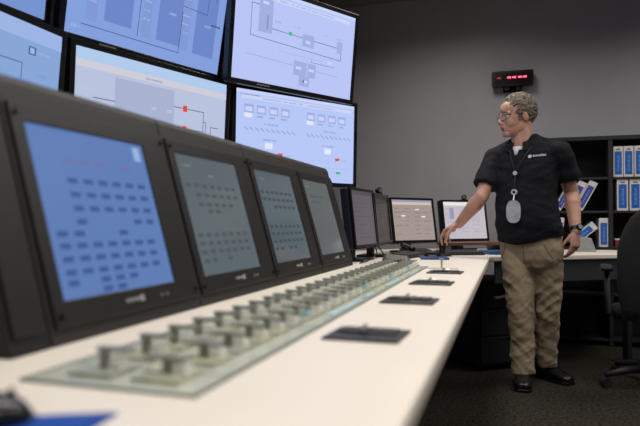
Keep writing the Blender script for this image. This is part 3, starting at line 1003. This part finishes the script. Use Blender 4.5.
for k in range(5):
    a = 2 * PI * k / 5 + 0.42
    d = Vector((math.cos(a), math.sin(a), 0))
    lg = MB().tube([d * 0.02 + Vector((0, 0, 0.12)), d * 0.18 + Vector((0, 0, 0.105)), d * 0.32 + Vector((0, 0, 0.075))], [0.03, 0.024, 0.018], 8).build('base_leg', m_cframe, ch, smooth=True)
    sd = Vector((-d.y, d.x, 0))
    c0 = d * 0.32 + Vector((0, 0, 0.03))
    MB().tube([c0 - sd * 0.025, c0 + sd * 0.025], 0.03, 14).build('caster', m_blackp, lg)


# ------------------------------------------------------------------ the man
def remesh(mb, voxel, smooth_it=4, fac=0.5):
    me = mb.mesh('tmp')
    o = bpy.data.objects.new('tmp', me)
    COL.objects.link(o)
    r = o.modifiers.new('r', 'REMESH')
    r.mode = 'VOXEL'
    r.voxel_size = voxel
    s = o.modifiers.new('s', 'SMOOTH')
    s.factor = fac
    s.iterations = smooth_it
    dg_ = bpy.context.evaluated_depsgraph_get()
    dg_.update()
    out = bpy.data.meshes.new_from_object(o.evaluated_get(dg_))
    bpy.data.objects.remove(o, do_unlink=True)
    bpy.data.meshes.remove(me)
    out.polygons.foreach_set('use_smooth', [True] * len(out.polygons))
    return out


def displace(me, fn):
    ns = [v.normal.copy() for v in me.vertices]
    for v, n in zip(me.vertices, ns):
        v.co = v.co + n * fn(v.co)


def link_mesh(name, me, mats, parent):
    me.name = name
    me.materials.clear()
    for m in mats:
        me.materials.append(m)
    o = bpy.data.objects.new(name, me)
    COL.objects.link(o)
    o.parent = parent
    return o


MAN = thing('person', 'man in black polo shirt and khaki trousers reaching towards the desk, lanyard round neck', 'person', (0.0, 3.85, 0))
# coordinates below are local to MAN: x right along the back wall, y away, z up
FA = R(22)                                    # chest turns this much towards the reaching side
fwd = Vector((-math.sin(FA), -math.cos(FA), 0))
lft = Vector((math.cos(FA), -math.sin(FA), 0))
UPV = Vector((0, 0, 1))
shR, elR, wrR = Vector((-0.075, 0.055, 1.405)), Vector((-0.152, -0.07, 1.155)), Vector((-0.298, 0.05, 0.988))
shL, elL, wrL = Vector((0.295, -0.045, 1.42)), Vector((0.366, 0.05, 1.175)), Vector((0.378, -0.05, 0.948))
neck = Vector((0.09, 0.0, 1.45))
HC = Vector((0.056, -0.02, 1.642))            # head centre
HA = R(64)
hf = Vector((-math.sin(HA) * 0.992, -math.cos(HA) * 0.992, -0.09)).normalized()
hl = Vector((math.cos(HA), -math.sin(HA), 0)).normalized()
hu = hl.cross(hf).normalized() * -1
if hu.z < 0:
    hu = -hu
HR = Matrix((hf, hl, hu)).transposed()        # columns f, l, u


HS = 1.035


def HP(f, l, u):
    return HC + HR @ (Vector((f, l, u)) * HS)


body = MB()


def hell(c, r, R2=None):
    body.ell(HP(*c), tuple(v * HS for v in r), HR if R2 is None else HR @ R2)


# skull and face
hell((-0.016, 0, 0.028), (0.1, 0.078, 0.086))
hell((0.026, 0, -0.022), (0.067, 0.066, 0.09))
hell((0.034, 0, -0.068), (0.058, 0.057, 0.052))
hell((0.076, 0, -0.1), (0.021, 0.03, 0.02))
hell((0.05, 0, 0.045), (0.046, 0.061, 0.05))
for s in (-1, 1):
    hell((0.056, 0.036 * s, -0.04), (0.03, 0.026, 0.034))
    hell((0.005, 0.044 * s, -0.056), (0.042, 0.02, 0.042))
    body.cone(HP(0.09, 0.008 * s, 0.014), HP(0.074, 0.05 * s, 0.016), 0.010, 0.010)
    hell((0.105, 0.012 * s, -0.037), (0.012, 0.008, 0.009))
    hell((-0.012, 0.076 * s, -0.012), (0.018, 0.010, 0.031), Matrix.Rotation(0.25, 3, 'Y'))
body.cone(HP(0.089, 0, 0.014), HP(0.113, 0, -0.028), 0.0085, 0.0125)
hell((0.092, 0, -0.052), (0.014, 0.022, 0.012))
hell((0.094, 0, -0.0635), (0.0125, 0.024, 0.0062))
hell((0.090, 0, -0.0755), (0.0125, 0.021, 0.0062))
# neck and hidden trunk
body.cone(HP(-0.022, 0, -0.05), neck + Vector((0, 0, -0.06)), 0.063, 0.07)
ccx = Vector((0.112, 0.0, 0))
TR = [(1.36, 0.155, 0.105), (1.2, 0.155, 0.105), (1.05, 0.16, 0.12), (0.9, 0.165, 0.115)]
body.loft([(Vector((0.112, 0.0, 1.43)), lft * 0.1, fwd * 0.07)] + [((0.112 + (1.36 - z) * 0.05, 0, z), lft * a, fwd * b) for z, a, b in TR])
for sh, el, wr in ((shR, elR, wrR), (shL, elL, wrL)):
    body.cone(sh, el, 0.052, 0.042, 16)
    mid = el.lerp(wr, 0.3)
    body.cone(el, mid, 0.043, 0.047, 16)
    body.cone(mid, wr, 0.047, 0.030, 16)
hipR, knR, anR = Vector((0.062, 0.02, 0.86)), Vector((0.078, -0.005, 0.46)), Vector((0.082, 0.055, 0.10))
hipL, knL, anL = Vector((0.222, 0.0, 0.86)), Vector((0.235, 0.085, 0.46)), Vector((0.235, 0.25, 0.11))
for hp, kn, an in ((hipR, knR, anR), (hipL, knL, anL)):
    body.cone(hp, kn, 0.075, 0.05)
    body.cone(kn, an, 0.05, 0.035)


def hand(wr, d, pn, thumb, curls, thumb_curl, spread=0.0, sc=1.0, tip_pull=None):
    """d along the hand, pn out of the palm, thumb side; curls = bend per joint for each finger (index..little)"""
    d = d.normalized()
    pn = (pn - d * pn.dot(d)).normalized()
    s = d.cross(pn).normalized()
    if s.dot(thumb) < 0:
        s = -s
    nails = []
    # palm as a loft from wrist to knuckles
    rings = []
    for a, wv, th in ((-0.01, 0.026, 0.02), (0.02, 0.033, 0.0185), (0.055, 0.041, 0.0165), (0.085, 0.041, 0.014), (0.097, 0.034, 0.010)):
        rings.append((wr + d * a * sc, s * wv * sc, pn * th * sc))
    body.loft(rings, 20)
    body.ell(wr + (d * 0.038 + s * 0.022 + pn * 0.010) * sc, (0.022 * sc,) * 3)
    base = [0.030, 0.0105, -0.0095, -0.028]
    lens = [(0.042, 0.026, 0.021), (0.046, 0.029, 0.022), (0.043, 0.027, 0.021), (0.034, 0.021, 0.019)]
    for k in range(4):
        p = wr + (d * (0.088 - 0.004 * abs(k - 1)) + s * base[k]) * sc
        dirv = (d + s * (spread * (1.2 - k) * 0.25)).normalized()
        ax = pn
        r = (0.0094 if k < 3 else 0.0082) * sc
        cd = dirv
        cn = (pn - cd * pn.dot(cd)).normalized()
        for j, L in enumerate(lens[k]):
            an = curls[k][j]
            nd = (cd * math.cos(an) + cn * math.sin(an)).normalized()
            cn = (cn * math.cos(an) - cd * math.sin(an)).normalized()
            cd = nd
            q = p + cd * L * sc
            body.cone(p, q, r, r * 0.9, 10)
            p = q
            r *= 0.92
        nails.append((p - cn * r * 0.75, cd, cn))
    # thumb from the side of the palm
    p = wr + (d * 0.025 + s * 0.028 + pn * 0.004) * sc
    cd = (d * 0.75 + s * 0.6 + pn * 0.25).normalized()
    for j, L in enumerate((0.042, 0.032, 0.026)):
        an = thumb_curl[j]
        cd = (cd * math.cos(an) + (pn * 0.7 - s * 0.45 + d * 0.3).normalized() * math.sin(an)).normalized()
        q = p + cd * L * sc
        body.cone(p, q, (0.0125, 0.0105, 0.0095)[j] * sc, (0.0108, 0.0098, 0.0085)[j] * sc, 10)
        p = q
    return nails


nR = hand(wrR, Vector((-0.80, 0.28, -0.42)), Vector((-0.35, 0.15, -0.9)), Vector((0.1, -1, -0.1)),
          [(0.55, 0.6, 0.25), (0.6, 0.55, 0.25), (0.7, 0.55, 0.25), (0.8, 0.55, 0.25)], (0.35, 0.3, 0.15), 0.25, 1.1)
nL = hand(wrL, Vector((-0.04, -0.08, -1)), Vector((-0.72, 0.7, 0)), Vector((-0.6, -0.8, 0)),
          [(0.35, 0.4, 0.3), (0.42, 0.5, 0.3), (0.5, 0.5, 0.35), (0.55, 0.55, 0.35)], (0.15, 0.2, 0.2), 0.15)


def skin_mat(name, col, col2):
    m = mat(name, col, 0.5, var=0.0)
    nt = m.node_tree
    rp = [n for n in nt.nodes if n.type == 'VALTORGB'][0]
    rp.color_ramp.elements[0].color = col
    rp.color_ramp.elements[1].color = col2
    nz = [n for n in nt.nodes if n.type == 'TEX_NOISE'][0]
    nz.inputs['Scale'].default_value = 22
    b = nt.nodes['Principled BSDF']
    b.inputs['Subsurface Weight'].default_value = 0.08
    b.inputs['Subsurface Radius'].default_value = (0.01, 0.004, 0.002)
    return m


m_skin = skin_mat('skin', S(184, 136, 118), S(208, 162, 142))
m_lip = mat('lips', S(150, 84, 80), 0.45)
bme = remesh(body, 0.0034, 3, 0.5)
bo = link_mesh('body', bme, [m_skin, m_lip], MAN)
inv = HR.inverted()
for p in bme.polygons:
    c = inv @ (p.center - HC)
    if c.x > 0.1 and abs(c.y) < 0.022 and -0.084 < c.z < -0.064:
        p.material_index = 1

# eyes, brows
m_eye = mat('eye_white', S(214, 206, 200), 0.3)
m_iris = mat('iris_dark', S(50, 42, 38), 0.2)
m_hair = mat('hair_grey_brown', S(112, 100, 86), 0.75, var=0.5, nscale=70, bump=0.6, bscale=160)
m_brow = mat('brow_brown', S(96, 74, 58), 0.8, var=0.3, nscale=90)
for s in (-1, 1):
    ey = MB().ell(HP(0.0765, 0.031 * s, -0.003), (0.0135, 0.0135, 0.0105), HR).build('eye', m_eye, MAN, smooth=True)
    MB().ell(HP(0.0865, 0.0315 * s, -0.003), (0.004, 0.0055, 0.0055), HR).build('iris', m_iris, ey, smooth=True)
    MB().tube([HP(0.1, 0.012 * s, 0.019), HP(0.098, 0.03 * s, 0.026), HP(0.08, 0.052 * s, 0.021)], [0.003, 0.0042, 0.0022], 8).build('eyebrow', m_brow, MAN, smooth=True)

# hair: cap plus many curls, merged
hair = MB()


def hairline(v):
    """v: unit direction in head frame; True where hair grows"""
    f, l, u = v
    if f > 0.66:
        return u > 0.54
    if f > 0.42:
        return u > 0.26
    if f > 0.02:
        return u > -0.14
    if f > -0.28:
        return u > -0.02
    return u > -0.68


rng = random.Random(3)
for k in range(1300):
    z = rng.uniform(-0.75, 1)
    a = rng.uniform(0, 2 * PI)
    q = math.sqrt(1 - z * z)
    v = Vector((q * math.cos(a), q * math.sin(a), z))
    if not hairline(v):
        continue
    rr = rng.uniform(0.008, 0.0145)
    top = max(0, v.z) * 0.016 + max(0, -v.x) * 0.004
    c = HP(-0.016 + v.x * (0.099 + top * 0.4), v.y * (0.079 + top * 0.3), 0.03 + v.z * (0.088 + top))
    flow = Vector((-0.8, 0.0, 0.25)) + Vector((rng.uniform(-.7, .7), rng.uniform(-.7, .7), rng.uniform(-.5, .5)))
    d = HR @ (flow - v * flow.dot(v)).normalized()
    hair.cone(c - d * rr * 1.05, c + d * rr * 1.05, rr * 0.62, rr * 0.42, 8)
for s in (-1, 1):                                          # sideburns
    hair.cone(HP(0.02, 0.069 * s, 0.02), HP(0.022, 0.067 * s, -0.028), 0.012, 0.006)
hme = remesh(hair, 0.0035, 1, 0.5)
displace(hme, lambda p: 0.006 * noise.noise(p * 62) + 0.003 * noise.noise(p * 150))
link_mesh('hair', hme, [m_hair], MAN)

# glasses
m_rim = mat('glasses_rim', S(40, 30, 30), 0.3)
gl = MB()
for s in (-1, 1):
    pts = []
    for k in range(17):
        a = 2 * PI * k / 16
        ex = math.copysign(abs(math.cos(a)) ** 0.7, math.cos(a)) * 0.025
        ez = math.copysign(abs(math.sin(a)) ** 0.7, math.sin(a)) * 0.016
        l = 0.034 * s + ex
        pts.append(HP(0.108 - abs(l) * 0.16, l, -0.006 + ez))
    gl.tube(pts, 0.0016, 6)
    gl.tube([HP(0.099, 0.059 * s, 0.004), HP(0.05, 0.077 * s, 0.006), HP(-0.005, 0.083 * s, 0.005), HP(-0.03, 0.08 * s, -0.012)], 0.0018, 6)
gl.tube([HP(0.106, -0.01, -0.002), HP(0.112, 0, 0.001), HP(0.106, 0.01, -0.002)], 0.0018, 6)
go = gl.build('glasses', m_rim, MAN, smooth=True)
m_lens = mat('lens_glass', S(200, 210, 220), 0.05, var=0.0, alpha=0.14)
for s in (-1, 1):
    le = MB()
    n = 16
    vs = [HP(0.1075 - abs(0.034) * 0.16, 0.034 * s, -0.006)]
    for k in range(n):
        a = 2 * PI * k / n
        ex = math.copysign(abs(math.cos(a)) ** 0.7, math.cos(a)) * 0.0245
        ez = math.copysign(abs(math.sin(a)) ** 0.7, math.sin(a)) * 0.0155
        l = 0.034 * s + ex
        vs.append(HP(0.1075 - abs(l) * 0.16, l, -0.006 + ez))
    le._add(vs, [(0, k + 1, (k + 1) % n + 1) for k in range(n)])
    lo_ = le.build('lens', m_lens, go)
    sm = lo_.modifiers.new('solid', 'SOLIDIFY')
    sm.thickness = 0.0008

# shirt
m_shirt = mat('shirt_black', S(18, 20, 26), 0.85, var=0.12, nscale=60, bump=0.12, bscale=900, spec=0.25)
sh_ = MB()
prof = [(1.53, 0.072, 0.07, 0.096, -0.018), (1.50, 0.100, 0.082, 0.1, -0.01), (1.468, 0.150, 0.096, 0.1, 0.0), (1.42, 0.178, 0.112, 0.104, 0.0), (1.36, 0.187, 0.126, 0.108, 0.004),
        (1.27, 0.186, 0.134, 0.11, 0.010), (1.17, 0.182, 0.140, 0.113, 0.018), (1.07, 0.186, 0.150, 0.118, 0.028), (0.98, 0.194, 0.152, 0.126, 0.026),
        (0.91, 0.198, 0.148, 0.13, 0.016), (0.868, 0.199, 0.146, 0.131, 0.010)]
sh_.loft([(Vector((cx, 0, z)) + fwd * fo, lft * a, fwd * b) for z, a, b, cx, fo in prof], 36)
for sh, el, sgn in ((shR, elR, -1), (shL, elL, 1)):
    inner = Vector((0.1, 0, 1.415)).lerp(sh, 0.55)
    sh_.cone(inner, sh + Vector((0, 0, -0.004)), 0.070, 0.066, 20)
    sh_.cone(Vector((0.098, 0.02, 1.488)) + lft * sgn * 0.045, sh + Vector((0, 0, 0.006)), 0.046, 0.05, 16)
    d = (el - sh).normalized()
    side = d.cross(Vector((0, 1, 0))).normalized()
    oth = d.cross(side).normalized()
    rings = []
    for a, r in ((0.0, 0.070), (0.08, 0.071), (0.14, 0.073), (0.215 if sgn < 0 else 0.18, 0.076 if sgn < 0 else 0.073)):
        rings.append((sh + d * a + UPV * (-0.008 * max(0, 1 - a / 0.08)), side * r, oth * r * 0.96))
    sh_.loft(rings, 24)
sme = remesh(sh_, 0.0055, 5, 0.5)


def folds_shirt(p):
    q = Vector((p.x * 9, p.y * 9, p.z * 16 + 2.5 * p.x))
    amp = 0.006 + 0.006 * max(0, 1.2 - p.z)
    if p.z > 1.4:
        amp *= 0.5
    dr = 0.3 - abs(noise.noise(Vector((p.x * 5 + p.z * 3, p.y * 5, p.z * 9 - p.x * 4 + 3))))
    return amp * noise.noise(q) + (0.014 if p.z < 1.33 else 0.006) * dr + 0.0035 * noise.noise(Vector((p.x * 24, p.y * 24, p.z * 34)))


displace(sme, folds_shirt)
for v in sme.vertices:                        # open neckline in front
    if v.co.z > 1.43:
        q = v.co - Vector((0.096, 0, 0))
        fr = q.dot(fwd)
        sd = abs(q.dot(lft))
        k = max(0, min(1, (fr - 0.0) / 0.06)) * max(0, 1 - sd / 0.075)
        v.co.z -= 0.085 * k * min(1, (v.co.z - 1.43) / 0.06)
for v in sme.vertices:                        # the hem rides up at his left side
    if v.co.z < 1.0:
        l = (v.co - Vector((0.13, 0, 0))).dot(lft)
        k = min(1, (1.0 - v.co.z) / 0.12)
        v.co.z += k * (0.045 * max(0, min(1, (l - 0.02) / 0.16)) + 0.02 * max(0, min(1, (-l - 0.08) / 0.12)))
so = link_mesh('polo_shirt', sme, [m_shirt], MAN)
# collar: two folded leaves, undershirt, placket
nb = Vector((0.086, -0.004, 1.492))


def collar_leaf(a0, a1, n=14):
    b = MB()
    vs, fs = [], []
    for k in range(n + 1):
        a = a0 + (a1 - a0) * k / n
        front = max(0, math.cos(a))
        dr = fwd * math.cos(a) + lft * math.sin(a)
        top = nb + dr * (0.071 + 0.006 * front) + Vector((0, 0, 0.022 - 0.042 * front ** 1.5))
        out = nb + dr * (0.098 + 0.022 * front) + Vector((0, 0, -0.026 - 0.052 * front ** 1.5))
        for p, q in ((top, 0.0), (out, 0.004)):
            vs.append(p)
        vs.append(out - dr * 0.007 - UPV * 0.002)
        vs.append(top - dr * 0.006)
    for k in range(n):
        for j in range(4):
            fs.append((k * 4 + j, k * 4 + (j + 1) % 4, (k + 1) * 4 + (j + 1) % 4, (k + 1) * 4 + j))
    fs += [(0, 1, 2, 3), (n * 4 + 3, n * 4 + 2, n * 4 + 1, n * 4)]
    b._add(vs, fs)
    return b


collar_leaf(0.36, PI + 0.02).build('collar', m_shirt, so, bevel=0.002, smooth=True)
collar_leaf(-0.36, -PI - 0.02).build('collar', m_shirt, so, bevel=0.002, smooth=True)
m_tee = mat('undershirt_white', S(214, 212, 212), 0.8)
us = MB()
us.loft([(nb + fwd * 0.030 + Vector((0, 0, -0.095)), lft * 0.022, fwd * 0.084), (nb + fwd * 0.026 + Vector((0, 0, -0.07)), lft * 0.036, fwd * 0.081), (nb + fwd * 0.018 + Vector((0, 0, -0.046)), lft * 0.05, fwd * 0.077), (nb + fwd * 0.014 + Vector((0, 0, -0.038)), lft * 0.056, fwd * 0.070)], 24)
us.build('undershirt', m_tee, MAN, smooth=True)
# chest logo: round emblem and a short wordmark; sits on the shirt's surface
from mathutils.bvhtree import BVHTree
bvh = BVHTree.FromPolygons([v.co for v in sme.vertices], [tuple(p.vertices) for p in sme.polygons])


def on_shirt(l, z, off=0.002):
    """point on the front of the shirt at sideways offset l (to his left) and height z"""
    o = Vector((0.11, 0, z)) + lft * l + fwd * 0.6
    hit = bvh.ray_cast(o, -fwd)
    return hit[0] + fwd * off, hit[1]


def patch(b, l0, l1, z0, z1, off=0.002):
    vs = [on_shirt(l0, z0, off)[0], on_shirt(l1, z0, off)[0], on_shirt(l1, z1, off)[0], on_shirt(l0, z1, off)[0]]
    b._add(vs, [(0, 1, 2, 3)])


m_logo = mat('logo_white', S(190, 190, 194), 0.6)
lg = MB()
vs = [on_shirt(0.062, 1.385)[0]]
for k in range(12):
    a = 2 * PI * k / 12
    vs.append(on_shirt(0.062 + 0.0105 * math.cos(a), 1.385 + 0.0105 * math.sin(a))[0])
lg._add(vs, [(0, k + 1, (k + 1) % 12 + 1) for k in range(12)])
x = 0.078
for k, wd in enumerate((0.007, 0.005, 0.008, 0.006, 0.008, 0.006, 0.007, 0.006)):
    patch(lg, x, x + wd, 1.381 + 0.0008 * k, 1.391 + 0.0008 * k + (0.003 if k in (0, 5) else 0))
    x += wd + 0.0016
lo_ = lg.build('chest_logo', m_logo, so)

# trousers
m_khaki = mat('khaki_cloth', S(164, 148, 124), 0.9, var=0.08, nscale=40, bump=0.15, bscale=800, spec=0.2)
tr_ = MB()
tr_.loft([(Vector((0.133, 0, z)) + fwd * fo, lft * a, fwd * b) for z, a, b, fo in
          ((0.96, 0.170, 0.126, 0.01), (0.9, 0.182, 0.130, 0.008), (0.84, 0.190, 0.132, 0.0), (0.78, 0.182, 0.122, -0.006), (0.73, 0.150, 0.102, -0.008), (0.69, 0.105, 0.06, -0.01), (0.655, 0.05, 0.03, -0.01))], 36)
LEGS = [  # (hip, knee, ankle, radii)
    ([(0.058, 0.01, 0.83), (0.059, 0.005, 0.745), (0.060, 0.0, 0.66), (0.072, -0.01, 0.46), (0.080, 0.03, 0.28), (0.082, 0.052, 0.075)],
     [0.088, 0.097, 0.091, 0.076, 0.071, 0.069]),
    ([(0.218, -0.005, 0.83), (0.223, 0.01, 0.745), (0.228, 0.03, 0.66), (0.230, 0.08, 0.46), (0.230, 0.16, 0.28), (0.230, 0.245, 0.085)],
     [0.086, 0.093, 0.086, 0.073, 0.066, 0.063])]
for pts, rs in LEGS:
    rings = []
    for k, p in enumerate(pts):
        rings.append((Vector(p), lft * rs[k], fwd * rs[k] * 1.08))
    # in-between rings for smooth bends
    full = []
    for a, b in zip(rings, rings[1:]):
        for tt in (0, 0.34, 0.67):
            full.append((a[0].lerp(b[0], tt), a[1].lerp(b[1], tt), a[2].lerp(b[2], tt)))
    full.append(rings[-1])
    tr_.loft(full, 28)
tme = remesh(tr_, 0.0055, 4, 0.5)


def folds_tr(p):
    sx = 1 if p.x > 0.155 else -1
    q = Vector((p.x * 7 + sx * 3, p.y * 7, p.z * 15 + sx * p.x * 10))
    up = max(0.0, min(1.0, (p.z - 0.70) / 0.1))
    low = 0.008 * (1 - up) + 0.003 * up
    n1 = noise.noise(q)
    rid = 0.35 - abs(noise.noise(Vector((p.x * 8 + sx * 9, p.y * 8, p.z * 15 - sx * p.x * 11))))
    rid2 = 0.3 - abs(noise.noise(Vector((p.x * 11 + sx * 4, p.y * 11, p.z * 24 + sx * p.x * 18 + 5))))
    return low * n1 + (0.015 - 0.010 * up) * rid * (0.5 + abs(n1)) + (0.005 - 0.003 * up) * rid2 - 0.001


displace(tme, folds_tr)
to = link_mesh('trousers', tme, [m_khaki], MAN)
# fly seam and pocket edges follow the cloth
tb = BVHTree.FromPolygons([v.co for v in tme.vertices], [tuple(p.vertices) for p in tme.polygons])


def on_tr(l, z):
    hit = tb.ray_cast(Vector((0.133, 0, z)) + lft * l + fwd * 0.6, -fwd)
    return (hit[0] if hit[0] else Vector((0.133, 0, z))) + fwd * 0.001


m_seam = mat('khaki_seam', S(112, 96, 72), 0.9)
MB().tube([on_tr(0.0, z) for z in (0.86, 0.82, 0.78, 0.75)], 0.002, 6).build('fly_seam', m_seam, to)
for s in (-1, 1):
    MB().tube([on_tr(s * 0.115, 0.87), on_tr(s * 0.13, 0.83), on_tr(s * 0.15, 0.785)], 0.0022, 6).build('pocket_edge', m_seam, to)

# shoes
m_shoe = mat('shoe_black', S(20, 19, 19), 0.35, var=0.15)


def shoe(ank, d):
    d = Vector((d[0], d[1], 0)).normalized()
    s = Vector((-d.y, d.x, 0))
    g = Vector((ank[0], ank[1], 0))
    u = MB()
    st = [(-0.085, 0.028, 0.06), (-0.07, 0.036, 0.09), (-0.02, 0.041, 0.105), (0.03, 0.043, 0.095), (0.08, 0.048, 0.07), (0.13, 0.051, 0.055), (0.17, 0.045, 0.047), (0.195, 0.028, 0.036)]
    u.loft([(g + d * a + UPV * (0.018 + h_ * 0.44), s * w_, UPV * h_ * 0.5) for a, w_, h_ in st], 20)
    so_ = remesh(u, 0.005, 3)
    for v in so_.vertices:
        if v.co.z < 0.016:
            v.co.z = 0.016
    sho = link_mesh('shoe', so_, [m_shoe], MAN)
    sl = MB()
    out = [(a, w_ * 1.06) for a, w_, h_ in st]
    poly = [g + d * a + s * w_ for a, w_ in out] + [g + d * a - s * w_ for a, w_ in reversed(out)]
    sl.prism([(p.x, p.y) for p in poly], 'z', 0.0, 0.02)
    sl.build('sole', m_gloss, sho, bevel=0.003)
    lc = MB()
    for k in range(4):
        a = 0.03 + k * 0.02
        z = 0.018 + (0.095 - k * 0.0115) * 0.93
        lc.tube([g + d * a + s * 0.022 + UPV * (z - 0.006), g + d * (a + 0.003) + UPV * z, g + d * a - s * 0.022 + UPV * (z - 0.006)], 0.0028, 6)
    lc.build('laces', m_blackp, sho)


shoe((0.082, 0.06), (-0.02, -1))
shoe((0.230, 0.26), (0.56, -0.56))

# watch, ring
m_band = mat('watch_band', S(22, 22, 26), 0.5)
d = (wrL - elL).normalized()
wc = wrL - d * 0.012
wq = d.to_track_quat('Z', 'Y').to_matrix().to_4x4()
wo = MB(Matrix.Translation(wc) @ wq).tube([(0, 0, -0.011), (0, 0, 0.011)], 0.0335, 20).build('watch_band', m_band, MAN, smooth=False)
outd = Vector((0.55, -0.83, 0))
outd = (outd - d * outd.dot(d)).normalized()
MB().tube([wc + outd * 0.031, wc + outd * 0.042], 0.019, 16).build('watch_case', mat('watch_case_dark', S(50, 50, 56), 0.25, metal=0.7), wo)
MB().tube([wc + outd * 0.042, wc + outd * 0.0428], 0.015, 16).build('watch_dial', mat('watch_dial', S(120, 140, 150), 0.2), wo)

# lanyard and badge
m_bead = mat('bead_pale', S(196, 198, 202), 0.4)
m_cord = mat('lanyard_cord', S(40, 40, 44), 0.7, var=0.6, nscale=140)
reel_z = 1.345
pr = on_shirt(-0.058, 1.345, 0.006)[0]
pr2 = on_shirt(-0.012, 1.175, 0.008)[0]
pr3 = on_shirt(-0.008, 1.06, 0.016)[0]
la = MB()
for l0 in (-0.085, 0.02):
    pts = [nb + (fwd * 0.2 + lft * (1 if l0 > 0 else -1)).normalized() * 0.1 + Vector((0, 0, -0.01))]
    for a in (0.0, 0.25, 0.5, 0.75, 1.0):
        l = (0.062 if l0 > 0 else -0.062) * (1 - a) + (-0.014) * a
        z = 1.435 * (1 - a) + 1.29 * a
        pts.append(on_shirt(l, z, 0.005)[0])
    la.tube(pts, 0.0032, 6)
la.tube([on_shirt(-0.014, 1.29, 0.005)[0], on_shirt(-0.014, 1.23, 0.005)[0], pr2], 0.0035, 6)
lo_ = la.build('lanyard', m_cord, MAN, smooth=True)
p1 = on_shirt(-0.014, 1.288, 0.004)[0]
MB().tube([p1, p1 + fwd * 0.008], 0.0125, 18).build('bead', m_bead, lo_)
MB().tube([pr2 - fwd * 0.006, pr2 + fwd * 0.006], 0.0175, 18).build('badge_reel', m_bead, lo_)
MB().tube([pr2 + fwd * 0.006, pr2 + fwd * 0.0075], 0.009, 14).build('reel_centre', m_blackp, lo_)
MB().tube([pr2 - UPV * 0.015, pr3 + UPV * 0.065], 0.004, 6).build('badge_strap', m_silver, lo_)
bd = MB()
n = 24
vs = []
for off in (0.0, 0.004):
    for k in range(n):
        a = 2 * PI * k / n
        ex = math.copysign(abs(math.cos(a)) ** 0.75, math.cos(a)) * 0.043
        ez = math.copysign(abs(math.sin(a)) ** 0.75, math.sin(a)) * 0.066
        vs.append(pr3 + lft * ex + UPV * ez + fwd * off)
bd._add(vs, [tuple(range(n)), tuple(range(2 * n - 1, n - 1, -1))] + [(k, (k + 1) % n, n + (k + 1) % n, n + k) for k in range(n)])
bdo = bd.build('badge', mat('badge_grey', S(176, 176, 182), 0.5, var=0.2, nscale=16), lo_)
tag(bdo, 'blank light grey oval badge')
